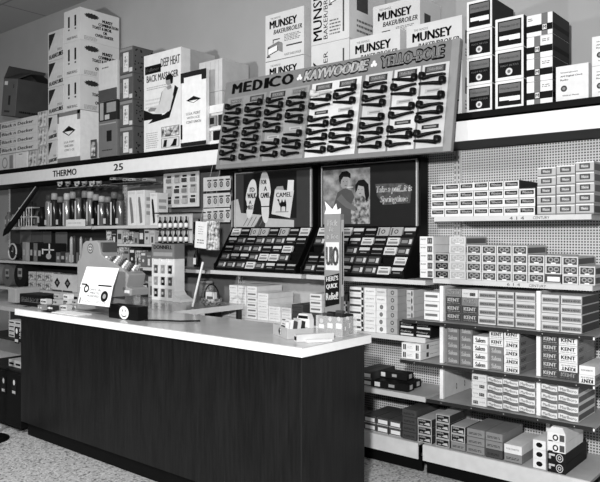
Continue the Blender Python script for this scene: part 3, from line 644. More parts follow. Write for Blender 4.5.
# ------------------------------------------------------------ cigarette cartons
def carton_mesh(w, h, st, d=.285, sidem=None, flip=False):
    b = MB(); base = st['base']; b.box(0, w, 0, d, 0, h, base)
    k = st['kind']; y = -.0005
    if k == 'band':                               # white with a dark name band
        b.rect(w * .08, w * .93, h * .32, h * .80, y, M(.05)); b.text('Winston', w * .18, w * .84, h * .42, h * .72, y * 2, M(.62), .02); b.rect(w * .05, w * .97, h * .93, h * .99, y, M(.3))
    elif k == 'small':                            # grey with a small dark panel
        b.rect(w * .2, w * .78, h * .3, h * .82, y, M(.06)); b.rect(w * .26, w * .72, h * .38, h * .74, y * 2, M(.22)); b.text('Winston', w * .3, w * .68, h * .44, h * .68, y * 3, M(.7), .03)
        b.rect(0, w, h * .88, h, y, M(.75)); b.rect(0, w, 0, h * .12, y, M(.25))
    elif k == 'crest':
        b.text('PARLIAMENT', w * .06, w * .46, h * .58, h * .74, y, M(.3), .02); b.rect(w * .56, w * .93, h * .1, h * .85, y, M(.16)); b.disc(w * .745, h * .48, w * .1, h * .24, y * 2, M(.45), 10); b.rect(w * .7, w * .79, h * .2, h * .75, y * 3, M(.1))
    elif k == 'twin':
        f = st.get('f', M(.10)); b.rect(w * .08, w * .94, h * .12, h * .88, y, f); g_ = st.get('g', M(.36))
        b.disc(w * .34, h * .55, w * .17, h * .27, y * 2, g_, 14); b.disc(w * .70, h * .55, w * .17, h * .27, y * 2, g_, 14); b.disc(w * .34, h * .55, w * .09, h * .15, y * 3, f, 10); b.rect(w * .62, w * .8, h * .45, h * .65, y * 3, f)
        b.rect(w * .36, w * .66, h * .12, h * .24, y * 4, WHITE)
    elif k == 'kent':
        f = st['ink']; b.text('KENT', w * .13, w * .88, h * .42, h * .84, y, f, .06); b.text('KING SIZE FILTER', w * .1, w * .92, h * .18, h * .30, y, f, .01); b.rect(0, w, 0, h * .03, y, M(.3))
    elif k == 'kentflip':
        f = st['ink']; b.text('KENT', w * .13, w * .88, h * .12, h * .54, y, f, .06, flip=True); b.text('KING SIZE FILTER', w * .12, w * .9, h * .66, h * .8, y, f, .01, flip=True)
    elif k == 'name':
        b.text(st['t'], w * .16, w * .84, h * .22, h * .80, y, st['ink'], .04); b.rect(0, w, 0, h * .03, y, M(.25))
    elif k == 'line':
        b.rect(w * .05, w * .95, h * .2, h * .68, y, M(.30)); b.text(st['t'], w * .1, w * .9, h * .32, h * .56, y * 2, M(.08), .02); b.rect(0, w, 0, h * .04, y, M(.2)); b.rect(w * .97, w, 0, h, y, M(.2))
    elif k == 'wave':
        n = 8; q = [(w * i / n, h * (.80 - .14 * i / n + .05 * math.sin(i * .9))) for i in range(n + 1)]; p = [(w * i / n, h * (.20 - .14 * i / n + .05 * math.sin(i * .9))) for i in range(n + 1)]
        b.poly([(0, 0)] + [(w, 0)] + p[::-1], y, M(.17)); b.poly(q + [(w, h), (0, h)], y, M(.2)); b.text('Marlboro', w * .1, w * .93, h * .32, h * .66, y * 2, M(.3), .02, rise=-h * .1)
    elif k == 'flagm':
        b.rect(w * (.1 if st.get('a') else .5), w * (.42 if st.get('a') else .85), h * .2, h * .6, y, M(.1)); b.text('M', w * (.16 if st.get('a') else .56), w * (.36 if st.get('a') else .78), h * .25, h * .55, y * 2, M(.5), .03); b.text('mild', w * .55 if st.get('a') else w * .1, w * .9 if st.get('a') else w * .4, h * .4, h * .6, y, M(.3), .0)
    elif k == 'stripe':
        b.rect(w * .08, w * .88, h * .42, h * .70, y, M(.22)); b.rect(0, w, 0, h * .04, y, M(.3))
    elif k == 'darkend':
        b.rect(w * .02, w * .8, h * .32, h * .62, y, M(.10)); b.rect(w * .84, w, 0, h, y, M(.05)); b.rect(w * .86, w * .98, h * .3, h * .55, y * 2, OFFW)
    elif k == 'circle':
        b.disc(w * .5, h * .5, w * .17, h * .3, y, M(.08), 14, .6)
        if st.get('dot'): b.disc(w * .5, h * .5, w * .14, h * .24, y, M(.3), 12)
    elif k == 'oval':
        b.disc(w * .78, h * .5, w * .1, h * .42, y, M(.04), 14); b.text('MORE', w * .12, w * .55, h * .4, h * .6, y, M(.2), .02)
    elif k == 'plain':
        b.text(st.get('t', 'FILTER CIGARETTES'), w * .12, w * .85, h * .42, h * .6, y, M(.35), .01)
    elif k == 'black':
        b.text(st['t'], w * .1, w * .8, h * .5, h * .82, y, M(.6), .02); b.rect(w * .1, w * .92, h * .12, h * .38, y, OFFW)
    elif k == 'doral':
        b.rect(w * .05, w * .95, h * .1, h * .9, y, M(.03)); b.text('DORAL', w * .14, w * .6, h * .6, h * .82, y * 2, M(.6), .03); b.poly([(w * .45, h * .3), (w * .9, h * .2), (w * .85, h * .6), (w * .6, h * .5)], y * 2, M(.55)); b.rect(w * .15, w * .4, h * .2, h * .35, y * 2, M(.4))
    elif k == 'label':
        b.rect(w * .0, w, 0, h * .12, y, M(.5)); b.rect(w * .14, w * .92, h * .24, h * .74, y * 2, WHITE)
    elif k == 'bars':
        for q in st['at']: b.rect(w * q, w * (q + .07), h * .15, h * .85, y, M(.05)); b.rect(w * (q + .09), w * (q + .15), h * .15, h * .85, y, M(.05))
        lines(b, w * .3, w * .62, h * .3, h * .7, 2, M(.5))
    elif k == 'dots':
        b.disc(w * .5, h * .5, w * .25, h * .27, y, M(.02), 16)
    elif k == 'dark':
        lines(b, w * .1, w * .9, h * .3, h * .6, 2, M(.03)); b.rect(0, w, 0, h * .04, y, M(.02))
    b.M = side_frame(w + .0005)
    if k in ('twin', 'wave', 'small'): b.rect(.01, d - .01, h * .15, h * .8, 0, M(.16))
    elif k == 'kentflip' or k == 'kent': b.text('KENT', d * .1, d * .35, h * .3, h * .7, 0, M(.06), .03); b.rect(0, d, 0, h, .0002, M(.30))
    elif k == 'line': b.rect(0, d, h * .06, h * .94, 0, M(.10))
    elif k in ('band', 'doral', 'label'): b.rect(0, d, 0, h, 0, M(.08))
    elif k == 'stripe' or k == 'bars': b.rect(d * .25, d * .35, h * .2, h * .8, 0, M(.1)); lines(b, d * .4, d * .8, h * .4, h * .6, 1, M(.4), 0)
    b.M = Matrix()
    return b.mesh('cigarette_carton')
_cm = {}
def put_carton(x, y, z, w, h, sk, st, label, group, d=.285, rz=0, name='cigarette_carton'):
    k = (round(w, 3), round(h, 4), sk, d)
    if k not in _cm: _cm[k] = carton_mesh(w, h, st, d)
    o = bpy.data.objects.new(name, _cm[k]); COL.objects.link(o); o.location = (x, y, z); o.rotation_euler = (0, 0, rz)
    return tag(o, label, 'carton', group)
S = {
 'band': ({'kind': 'band', 'base': M(.74)}, 'white carton with dark name band'),
 'small': ({'kind': 'small', 'base': M(.48)}, 'grey carton with small dark panel'),
 'crest': ({'kind': 'crest', 'base': M(.76)}, 'white carton with grey crest'),
 'twinb': ({'kind': 'twin', 'base': M(.5), 'f': M(.02), 'g': M(.22)}, 'black carton with round marks'),
 'faint': ({'kind': 'twin', 'base': M(.68), 'f': M(.5), 'g': M(.62)}, 'pale carton with faint marks'),
 'twin': ({'kind': 'twin', 'base': M(.66)}, 'white rimmed carton, dark patterned front'),
 'kentd': ({'kind': 'kent', 'base': M(.10), 'ink': M(.66)}, 'dark carton with white capitals'),
 'kentg': ({'kind': 'kent', 'base': M(.30), 'ink': M(.62)}, 'grey carton with pale capitals'),
 'kentw': ({'kind': 'kent', 'base': M(.74), 'ink': M(.05)}, 'white carton with black capitals'),
 'kentf': ({'kind': 'kentflip', 'base': M(.74), 'ink': M(.05)}, 'upside down white carton'),
 'line': ({'kind': 'line', 'base': M(.60), 't': 'BENSON & HEDGES'}, 'pale carton with grey band'),
 'salg': ({'kind': 'name', 'base': M(.25), 't': 'Salem', 'ink': M(.6)}, 'grey carton with pale script'),
 'salw': ({'kind': 'name', 'base': M(.76), 't': 'Salem', 'ink': M(.12)}, 'white carton with dark script'),
 'wave': ({'kind': 'wave', 'base': M(.70)}, 'wavy banded white carton'),
 'flaga': ({'kind': 'flagm', 'base': M(.70), 'a': 1}, 'white carton, dark mark left'),
 'flagb': ({'kind': 'flagm', 'base': M(.70)}, 'white carton, dark mark right'),
 'stripe': ({'kind': 'stripe', 'base': M(.74)}, 'white carton with one grey stripe'),
 'darkend': ({'kind': 'darkend', 'base': M(.74)}, 'white carton with dark bands'),
 'dot': ({'kind': 'circle', 'base': M(.76), 'dot': 1}, 'white carton with pale dot'),
 'circ': ({'kind': 'circle', 'base': M(.42)}, 'grey carton with small ring'),
 'oval': ({'kind': 'oval', 'base': M(.62)}, 'pale carton with black oval'),
 'plain': ({'kind': 'plain', 'base': M(.76)}, 'plain white carton'),
 'black': ({'kind': 'black', 'base': M(.025), 't': 'Galaxy'}, 'black carton with white label'),
 'doral': ({'kind': 'doral', 'base': M(.5)}, 'dark fronted carton, pale rim'),
 'label': ({'kind': 'label', 'base': M(.12)}, 'carton with white label on black'),
 'bars': ({'kind': 'bars', 'base': M(.76), 'at': (.08, .75)}, 'white carton with black bars'),
 'bars2': ({'kind': 'bars', 'base': M(.76), 'at': (.35, .78)}, 'white carton with shifted black bars'),
 'dots': ({'kind': 'dots', 'base': M(.78)}, 'white carton with black disc'),
 'dark': ({'kind': 'dark', 'base': M(.11)}, 'dark grey carton'),
 'grey': ({'kind': 'dark', 'base': M(.30)}, 'mid grey carton'),
 'pack': ({'kind': 'plain', 'base': M(.66)}, 'pale blank carton'),
}
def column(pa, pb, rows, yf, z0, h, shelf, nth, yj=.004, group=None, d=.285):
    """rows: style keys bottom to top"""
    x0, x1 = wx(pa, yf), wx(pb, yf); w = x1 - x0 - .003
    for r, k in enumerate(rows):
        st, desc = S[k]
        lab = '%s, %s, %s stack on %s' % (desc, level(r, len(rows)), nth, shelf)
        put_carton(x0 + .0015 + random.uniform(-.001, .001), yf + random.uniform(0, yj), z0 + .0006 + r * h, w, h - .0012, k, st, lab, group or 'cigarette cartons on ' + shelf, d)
Y1 = 3.69
# top right shelf
sh = 'the top right shelf'; e = [430.8, 444.6, 459, 473.4, 488.3, 503.5, 518.8, 535]
for i in range(7): column(e[i], e[i + 1], ['band'] * (3 if i == 6 else 4), Y1, 1.526, .0495, sh, ORD[i])
e = [537, 556.2, 575.6, 595]
for i in range(3): column(e[i] , e[i + 1] - (.5 if i < 2 else .8), ['small'] * 5, Y1, 1.526, (.0515, .0525, .055)[i], sh, ORD[7 + i])
# second right shelf
sh = 'the second right shelf'; hh = .0505
column(434, 448.8, ['twinb'] * 3, Y1, 1.156, hh, sh, 'second'); column(418.6 + 1, 433.4, ['crest'] * 5, Y1, 1.156, hh, sh, 'first')
column(449.2, 465.6, ['faint'] * 5, Y1, 1.156, hh, sh, 'third')
e = [466, 481.2, 496.4, 512, 527.6, 544.6, 561.6, 578.4, 595.6]; ns = [4, 4, 4, 4, 3, 3, 3, 2]
for i in range(8): column(e[i] + .3, e[i + 1] - .3, ['twin'] * ns[i] if i != 5 else ['label', 'twin', 'twin'], Y1, 1.156, hh * (1.0 if i < 6 else .97), sh, ORD[3 + i])
# upper dark shelf
YD = 3.66
sh = 'the upper dark shelf'; hh = .0485
column(423.8, 439.4, ['stripe'] * 3, YD, .906, .056, sh, 'first')
column(445.6, 461.2, ['kentd', 'kentd', 'kentd', 'kentg'], YD + .03, .906, hh, sh, 'second'); column(461.6, 477.8, ['kentd', 'kentd', 'kentg', 'flagb'], YD + .03, .906, hh, sh, 'third')
column(478.2, 496.6, ['line'] * 4, YD + .01, .906, hh, sh, 'fourth'); column(497, 514.6, ['line'] * 4, YD + .01, .906, hh, sh, 'fifth'); column(515, 536, ['line'] * 4, YD + .01, .906, hh, sh, 'sixth')
column(541.2, 560, ['line'] * 4, YD - .02, .906, hh, sh, 'seventh'); column(560.4, 582.5, ['line'] * 4, YD - .02, .906, hh, sh, 'eighth')
# middle dark shelf
sh = 'the middle dark shelf'; hh = .0445
column(401.3, 420.6, ['bars', 'bars'], 3.64, .659, .048, sh, 'first'); column(421, 440 - 12.5, [], 3.64, .659, .05, sh, 'second')
column(446.2, 459, ['salg'] * 5, YD, .659, hh, sh, 'second'); column(459.4, 472.2, ['salg'] * 5, YD, .659, hh, sh, 'third')
column(472.8, 487.5, ['salw'] * 4, YD - .03, .659, .046, sh, 'fourth')
column(489.2, 503.2, ['salg', 'salg', 'salg', 'kentw', 'kentw'], YD - .01, .659, .0435, sh, 'fifth'); column(503.6, 519.2, ['kentf', 'kentf', 'kentf', 'kentf', 'kentw'], YD - .03, .659, .0455, sh, 'sixth')
column(541.2, 558.2, ['kentd'] * 5, YD - .03, .659, .0450, sh, 'seventh'); column(558.6, 577.6, ['kentd', 'kentf', 'kentw', 'kentw', 'kentw'], YD - .03, .659, .0450, sh, 'eighth')
column(578.8, 595.2, ['kentf', 'plain'], 3.606, .659, .046, sh, 'ninth')
# lower dark shelf
sh = 'the lower dark shelf'; hh = .0455
column(471.6, 486.6, ['flaga', 'flagb', 'flagb', 'flaga'], YD - .02, .446, .046, sh, 'first')
column(487.2, 502.4, ['wave'] * 4, YD - .02, .446, hh, sh, 'second'); column(502.8, 518.2, ['wave'] * 4, YD - .02, .446, hh, sh, 'third'); column(518.8, 535, ['wave'] * 4, YD - .01, .446, hh, sh, 'fourth')
column(541.2, 557.4, ['wave'] * 4, YD - .03, .446, .047, sh, 'fifth'); column(557.8, 578.2, ['wave'] * 4, YD - .03, .446, .047, sh, 'sixth')
# base deck
sh = 'the base shelf'; B0 = .181; Yb = 3.60
for i, (a, c, st, h_) in enumerate(((363.2, 375.6, ['label'] * 2, .048), (376.2, 388.4, ['label'] * 2, .048), (389, 401.2, ['label'] * 2, .048), (402, 416.4, ['dark'] * 4, .045), (417.4, 431.6, ['doral'] * 3, .048), (435.6, 449.6, ['doral'] * 4, .047), (450.6, 465, ['grey', 'doral', 'doral'], .046), (466.6, 484.6, ['grey'] * 3, .047), (485.4, 502.6, ['dark', 'grey', 'grey'], .047))):
    column(a, c, st, Yb if i < 3 else Yb - .005, B0, h_, sh, ORD[i], d=.19 if i in (5, 6) else .285)
column(503.8, 521.8, ['grey', 'plain'], Yb - .01, B0, .048, sh, 'tenth')
column(532.6, 545.8, ['dots'] * 3, Yb - .01, B0, .05, sh, 'eleventh', d=.19)
# last pile: two dark below, two gable topped
x0, x1 = wx(547.4, 3.585), wx(565.4, 3.585); w = x1 - x0
for r in range(4):
    b = MB(); hh = .052; z = B0 + r * .0535
    if r < 2:
        b.box(0, w, 0, .34, 0, hh, M(.03)); b.disc(w * .68, hh * .5, w * .2, hh * .42, -.0005, M(.6), 16, .8); b.disc(w * .68, hh * .5, w * .1, hh * .2, -.0005, M(.6), 12, .6); b.rect(w * .08, w * .42, hh * .62, hh * .82, -.0005, M(.6)); b.rect(w * .08, w * .2, hh * .3, hh * .6, -.0005, M(.5))
    else:
        if r == 2: b.box(0, w, 0, .28, 0, hh, M(.76))
        else: b.box(0, w, 0, .28, 0, hh * .9, M(.76)); b.prism([(0, hh * .9), (w, hh * .9), (w * .84, hh * 1.5), (w * .25, hh * 1.5)], 0, .28, M(.7))
        b.disc(w * .45, hh * .42, w * .16, hh * .32, -.0005, M(.03), 16, .55); b.rect(w * .68, w * .95, hh * .1, hh * .75, -.0005, M(.12)); b.rect(w * .05, w * .3, 0, hh * .1, -.0005, M(.03))
    o = b.build('cigarette_carton', loc=(x0, 3.585, z))
    tag(o, ('lowest black carton with ring mark in rightmost pile, base shelf', 'upper black carton with ring mark in rightmost pile, base shelf', 'white carton resting on the two black ones, base shelf', 'gable topped white carton crowning the rightmost pile, base shelf')[r], 'carton', 'cigarette cartons on the base shelf')

# left of the divider: pale cartons on the shelf behind the counter end
sh = 'the shelf by the counter end'; zL = .79; hh = .0475
column(349.2, 363.6, ['darkend'] * 6, 3.69, zL, hh, sh, 'first'); column(364.2, 375.6, ['plain'] * 6, 3.69, zL, hh, sh, 'second')
column(376, 386.2, ['dot'] * 4 + ['plain', 'pack'], 3.69, zL, hh, sh, 'third')
column(387.2, 397.6, ['circ'] * 6, 3.70, zL, hh, sh, 'fourth')
column(406.2, 413.4, ['pack', 'pack', 'oval', 'oval', 'oval', 'oval'], 3.80, zL, .046, sh, 'fifth', d=.23)
column(398.8, 414.6, ['black'] * 2, 3.684, zL, .045, sh, 'sixth', d=.1); column(415, 431.4, ['black'] * 2, 3.684, zL, .045, sh, 'seventh', d=.1)
# black cartons on the emptier shelf below
zL = .432; m_b = M(.03)
def blackbox(x, y, z, L, w, h, rz, lab):
    b = MB(); b.box(0, L, 0, w, 0, h, M(.025)); b.rect(L * .04, L * .2, h * .2, h * .8, -.0005, OFFW); b.rect(L * .45, L * .62, h * .3, h * .7, -.0005, M(.4)); b.M = side_frame(L + .0005); b.rect(w * .3, w * .75, h * .2, h * .8, 0, M(.55))
    tag(b.build('cigarette_carton', loc=(x, y, z), rz=rz), lab, 'carton', 'black cartons on the emptier shelf')
column(355, 362.6, ['label'] * 2, 3.70, zL, .048, 'the emptier lower shelf', 'first'); column(363, 371.4, ['label'] * 2, 3.70, zL, .048, 'the emptier lower shelf', 'second')
gx = wx(374.5, 3.72)
blackbox(gx, 3.705, zL + .001, .25, .085, .047, .06, 'black carton lying lengthwise in front on the emptier lower shelf')
blackbox(gx - .01, 3.83, zL + .001, .24, .085, .047, .03, 'black carton lying lengthwise behind the front one, emptier lower shelf')
blackbox(gx - .01, 3.80, zL + .049, .2, .085, .045, .05, 'black carton lying on top of the two lengthwise ones, emptier lower shelf')

# handwriting on the shelf lips
for s_, pa, pb, z0, z1 in (('4 1 4', 509.5, 524, 1.502, 1.520), ('CENTURY', 533, 549.5, 1.504, 1.519), ('6 1 4', 507, 520, 1.134, 1.15), ('CENTURY', 529, 546, 1.134, 1.148)):
    x0, x1 = wx(pa, FR), wx(pb, FR); b = MB(); b.text(s_, x0, x1, z0, z1, FR - .0008, INK, -.005); PR(b, 'lettering')
# things cut by the right edge, next bay
b = MB(); b.box(0, .2, 0, .25, 0, .09, M(.7)); b.rect(.02, .18, .02, .05, -.0006, M(.3)); tag(b.build('pale_box', loc=(XR1 + .06, 3.70, 1.501)), 'pale box on the next bay, just at the right edge', 'box')

# ------------------------------------------------------------ cigar racks
def cigar_rack(x0, x1, label):
    t = empty('cigar_rack', ((x0 + x1) / 2, 3.85, 1.14), label, 'rack', 'black tiered cigar racks')
    def P(b, name): o = b.build(name, t); o.location = -t.location; return o
    BL = M(.010, .5, spec=.12)
    P(MB().box(x0, x1, 3.925, 3.94, 1.145, 1.925, BL), 'back_panel')
    for xa, xb in ((x0 - .014, x0 - .001), (x1 + .001, x1 + .014)):
        b = MB(); b.prism_x([(3.70, 1.142), (4.0, 1.142), (4.0, 1.925), (3.905, 1.925), (3.905, 1.475), (3.72, 1.205), (3.70, 1.19)], xa, xb, BL); P(b, 'side_panel')
    for k in range(5):
        y = 3.712 + .038 * k; z = 1.15 + .062 * k
        b = MB(); b.box(x0, x1, y, y + .05, z, z + .004, BL); b.box(x0, x1, y - .004, y, z, z + .014, BL); b.box(x0, x1, y + .046, y + .05, z + .0041, z + .06, BL)
        n = 9
        for i in range(n): xx = x0 + (x1 - x0) * i / (n - 1); b.box(xx - .001 - (.001 if i else 0), xx + .001, y + .001, y + .045, z + .0041, z + .02, M(.05))
        P(b, 'tray')
    b = MB(); y = 3.905
    b.box(x0 + .012, x0 + .02, y, y + .019, 1.475, 1.915, M(.5, .3)); b.box(x1 - .02, x1 - .012, y, y + .019, 1.475, 1.915, M(.6, .3)); b.box(x0 + .0205, x1 - .0205, y + .005, y + .019, 1.908, 1.915, M(.4, .3)); P(b, 'poster_frame')
    return t, P
def rackpacks(x0, x1, which, seed):
    rnd = random.Random(seed); n = 8; w0 = (x1 - x0) / n
    meshes = {}
    for k in range(5):
        y = 3.712 + .038 * k; z = 1.15 + .062 * k
        for i in range(n):
            if rnd.random() < .05: continue
            kind = rnd.choice([0, 2, 2, 3, 3, 4, 4]) if k < 4 else rnd.choice([0, 1, 1, 2, 4])
            if (kind, k == 4) not in meshes:
                w = w0 - .010; h = .056 if k < 4 else .064; b = MB()
                c = (.66, .45, .03, .08, .02)[kind]; b.box(-w / 2, w / 2, 0, .016, 0, h, M(c, .3))
                yy = -.0005
                if kind == 0: b.rect(-w * .4, w * .4, h * .2, h * .5, yy, M(.3)); b.rect(-w * .3, w * .3, h * .7, h * .8, yy, M(.1))
                elif kind == 1: b.disc(0, h * .5, h * .25, h * .25, yy, M(.08), 14, .6); b.rect(-w * .42, -w * .3, h * .1, h * .9, yy, M(.15))
                elif kind == 2: b.rect(-w * .45, w * .45, h * .55, h * .92, yy, M(.6)); b.rect(-w * .3, w * .25, h * .2, h * .32, yy, M(.3))
                elif kind == 3: b.rect(-w * .4, w * .1, h * .3, h * .7, yy, M(.3)); b.rect(w * .2, w * .42, h * .2, h * .8, yy, M(.6))
                else: b.rect(-w * .42, w * .42, h * .62, h * .85, yy, M(.45)); b.rect(-w * .42, w * .42, h * .1, h * .2, yy, M(.2))
                meshes[(kind, k == 4)] = b.mesh('cigar_pack')
            o = bpy.data.objects.new('cigar_pack', meshes[(kind, k == 4)]); COL.objects.link(o)
            o.location = (x0 + w0 * (i + .5), y + .003, z + .0125); o.rotation_euler = (math.radians(-26), 0, 0)
            tag(o, 'cigar pack, %s tier, %s slot from left, %s' % (('bottom', 'second', 'third', 'fourth', 'top')[k], ORD[i], which), 'cigar pack', 'cigar packs in the ' + which)
# left rack with the shoe sole poster
ax0, ax1 = -3.965, -3.15
tA, PA = cigar_rack(ax0, ax1, 'black tiered cigar rack under the shoe sole poster')
y = 3.909
b = MB(); b.box(ax0 + .021, ax1 - .021, y, y + .014, 1.477, 1.906, M(.085, .5)); y -= .0006
def pu(px): return wx(px, 3.908)
def pz(px, py): return W(px, py, 3.908)[1]
b.rect(pu(243.5), pu(296.5), pz(244, 219), pz(244, 174.5), y, M(.03))
lt = M(.52, .5)
b.poly([(pu(231.5), pz(232, 227)), (pu(231.5), pz(232, 201)), (pu(238), pz(238, 199)), (pu(241), pz(241, 213)), (pu(262), pz(262, 215)), (pu(254), pz(254, 227))], y - .0003, lt)
b.poly([(pu(265), pz(265, 227)), (pu(266), pz(266, 218)), (pu(294), pz(294, 220)), (pu(294), pz(294, 227))], y - .0003, lt)
for k in range(5): b.poly([(pu(243 + k * 4), pz(243, 226)), (pu(243.8 + k * 4), pz(243, 226)), (pu(248.8 + k * 4), pz(248, 217)), (pu(248 + k * 4), pz(248, 217))], y - .0006, M(.2))
def sole(cx, cy, hw, hh_, lean, rows):
    pts = []
    for k in range(36):
        a = 2 * PI * k / 36; c_, s_ = math.cos(a), math.sin(a)
        ww = hw * (1 if s_ > 0 else .82); q = ww * c_ * (1 - .18 * math.exp(-((s_ + .35) / .25) ** 2)) + lean * s_
        pts.append((pu(cx) + q, pz(cx, cy) + hh_ * s_))
    b.poly(pts, y - .0009, M(.68, .5)); return
sole(251, 199, .060, .155, .022, 0); sole(265, 197, .064, .205, -.006, 0)
for s_, pa, pb, pc, pd in (("I'D", 250, 254.5, 192, 187.5), ('WALK', 247.5, 256, 198.5, 193.5), ('A', 249, 251.5, 204.5, 200.5), ('MILE', 246.8, 253, 209.5, 205.5), ('FOR', 261, 266.5, 184.5, 180), ('A', 264, 267, 191, 186.5), ('CAMEL', 260.8, 269.8, 198, 193)):
    b.text(s_, pu(pa), pu(pb), pz(pa, pc), pz(pa, pd), y - .0012, INK, .04)
b.rect(pu(260.8), pu(271), pz(265, 207), pz(265, 206), y - .0012, INK)
# cigarette packet artwork with the camel
b.poly([(pu(271.5), pz(271, 214)), (pu(275), pz(275, 189.5)), (pu(294), pz(294, 190.5)), (pu(290), pz(290, 218))], y - .0009, M(.66, .5))
b.poly([(pu(275), pz(275, 189.5)), (pu(277), pz(277, 186.5)), (pu(283), pz(283, 186)), (pu(284), pz(284, 190))], y - .0009, M(.4)); b.poly([(pu(287), pz(287, 191)), (pu(288), pz(288, 180)), (pu(294), pz(294, 180)), (pu(293.5), pz(293, 191))], y - .0012, M(.75))
b.text('CAMEL', pu(276.2), pu(291.5), pz(283, 197), pz(283, 192.5), y - .0015, INK, .03)
cxx, czz = pu(282.5), pz(282, 205)
b.poly([(cxx + a * .045, czz + c * .045) for a, c in ((-1.2, .9), (-.9, 1.1), (-.7, .8), (-.6, .3), (-.3, .5), (-.1, 1.0), (.15, .5), (.35, .45), (.6, 1.0), (.85, .4), (.9, -.1), (.8, -1.1), (.65, -1.1), (.62, -.3), (.1, -.25), (-.2, -.35), (-.25, -1.1), (-.42, -1.1), (-.45, -.3), (-.75, .1), (-.9, .65))], y - .0015, INK)
b.rect(cxx - .07, cxx + .06, czz - .055, czz - .049, y - .0012, M(.3))
PA(b, 'poster'); rackpacks(ax0, ax1, 'left cigar rack', 3)
# right rack with the couple poster
ax0, ax1 = -3.078, -2.262
tB, PB_ = cigar_rack(ax0, ax1, 'black tiered cigar rack under the poster of a couple')
y = 3.909
b = MB(); b.box(ax0 + .021, ax1 - .021, y, y + .014, 1.477, 1.906, M(.035, .5)); y -= .0006
X0, X1, Z0, Z1 = pu(323), pu(370), pz(346, 224), pz(346, 169); ww = X1 - X0; hz = Z1 - Z0
b.rect(X0, X1, Z0, Z1, y, print_mat('meadow_print', .06, .42, 14, contrast=.2))
def pp(pts, q, m): b.poly([(X0 + ww * a, Z0 + hz * c) for a, c in pts], y - .0003 * q, m)
pp([(.22, 0), (.24, .35), (.32, .58), (.48, .66), (.62, .6), (.72, .42), (.78, 0)], 1, M(.13)); pp([(.62, .0), (.60, .32), (.68, .48), (.85, .5), (.97, .42), (.99, .0)], 2, print_mat('flower_print', .03, .4, 34))
pp([(.3, .45), (.5, .3), (.7, .22), (.72, .3), (.52, .42), (.4, .55)], 3, M(.20))
b.disc(X0 + ww * .47, Z0 + hz * .76, ww * .09, hz * .115, y - .0012, M(.36), 18); pp([(.36, .78), (.35, .88), (.42, .955), (.53, .965), (.60, .91), (.60, .82), (.55, .85), (.45, .86), (.40, .80), (.385, .72)], 5, INK)
b.disc(X0 + ww * .80, Z0 + hz * .60, ww * .085, hz * .105, y - .0012, M(.42), 18); pp([(.70, .56), (.70, .70), (.77, .78), (.88, .79), (.97, .70), (.985, .5), (.93, .38), (.895, .52), (.88, .66), (.76, .69), (.735, .6)], 5, INK)
for a, c in ((.45, .775), (.52, .77), (.77, .615), (.84, .61)): b.disc(X0 + ww * a, Z0 + hz * c, .004, .0025, y - .002, INK, 8)
b.disc(X0 + ww * .5, Z0 + hz * .70, .011, .003, y - .002, M(.15), 8); b.disc(X0 + ww * .80, Z0 + hz * .545, .01, .003, y - .002, M(.15), 8); b.rect(X0 + ww * .53, X0 + ww * .66, Z0 + hz * .66, Z0 + hz * .67, y - .002, WHITE)
b.poly([(pu(375), pz(375, 184)), (pu(404), pz(404, 183)), (pu(412), pz(412, 187)), (pu(410), pz(410, 203)), (pu(384), pz(384, 205)), (pu(377), pz(377, 196))], y, print_mat('spring_print', .02, .06, 40))
b.text('Take a puff...it is', pu(375.5), pu(411), pz(393, 194), pz(393, 185.5), y - .0012, M(.95), .025, shear=.01); b.text('Springtime', pu(380), pu(407), pz(393, 204), pz(393, 195.5), y - .0012, M(.95), .025, shear=.01)
PB_(b, 'poster'); rackpacks(ax0, ax1, 'right cigar rack', 11)

# ------------------------------------------------------------ cartons seen over the back edge of the counter
sh = 'the shelf behind the counter'; zL = .79
for i, (a, c, r) in enumerate(((221, 228.6, 2), (229.2, 237.4, 6), (237.8, 246.2, 6), (246.8, 256.6, 6), (257.2, 268, 5))):
    column(a, c, {0: ['plain'] * r, 3: ['stripe'] * 5 + ['plain']}.get(i, ['plain'] * r), 3.69, zL, .0405 if i in (1, 2, 3) else .0395, sh, ORD[i])
column(268.4, 280.5, ['plain'] * 3, 3.69, zL, .036, sh, 'sixth'); column(281, 291, ['stripe', 'plain', 'pack'], 3.69, zL, .036, sh, 'seventh'); column(291.5, 303, ['dark'] * 4, 3.69, zL, .034, sh, 'eighth', d=.26)
column(309.5, 321.5, ['dark', 'dark', 'stripe', 'stripe', 'stripe'], 3.70, zL, .044, sh, 'ninth'); column(323.8, 332, ['dark'] * 5, 3.72, zL, .043, sh, 'tenth')
column(335, 347.5, ['darkend'] * 4 + ['dark'], 3.70, zL, .046, sh, 'eleventh')

# ------------------------------------------------------------ cash register on the counter
rx0, rz0 = wx(77, 2.66), CZ
t = empty('cash_register', (-4.05, 2.66, CZ), 'grey metal cash register with a round maker badge on its raised head', 'cash register')
def PRg(b, name, bevel=0): o = b.build(name, t, bevel=bevel); o.location = -t.location; return o
RM = M(.33, .4, .05, 9, spec=.5)
def rp(px, py): return W(px, py, 2.60)
outl = [rp(*p) for p in ((77, 309), (108, 309), (108, 297.5), (131, 296), (131.5, 289), (126, 287), (128.5, 275), (121, 268), (104, 257.5), (100.5, 254), (98.5, 243), (96, 240.5), (85.5, 241), (82.5, 244), (81, 257), (77, 262))]
outl = [(a, max(c, CZ + .0015)) for a, c in outl]
PRg(MB().prism(outl, 2.60, 2.735, RM), 'housing', .006)
b = MB(); hx, hzz = rp(90.5, 248.5); b.disc(hx, hzz, .034, .034, 2.5988, M(.12), 20); b.disc(hx, hzz, .026, .026, 2.5984, M(.45), 20, .75); b.poly([(hx - .02, hzz), (hx, hzz - .006), (hx + .02, hzz), (hx, hzz + .006)], 2.598, LIGHT); b.poly([(hx, hzz - .02), (hx + .006, hzz), (hx, hzz + .02), (hx - .006, hzz)], 2.5976, LIGHT); PRg(b, 'badge')
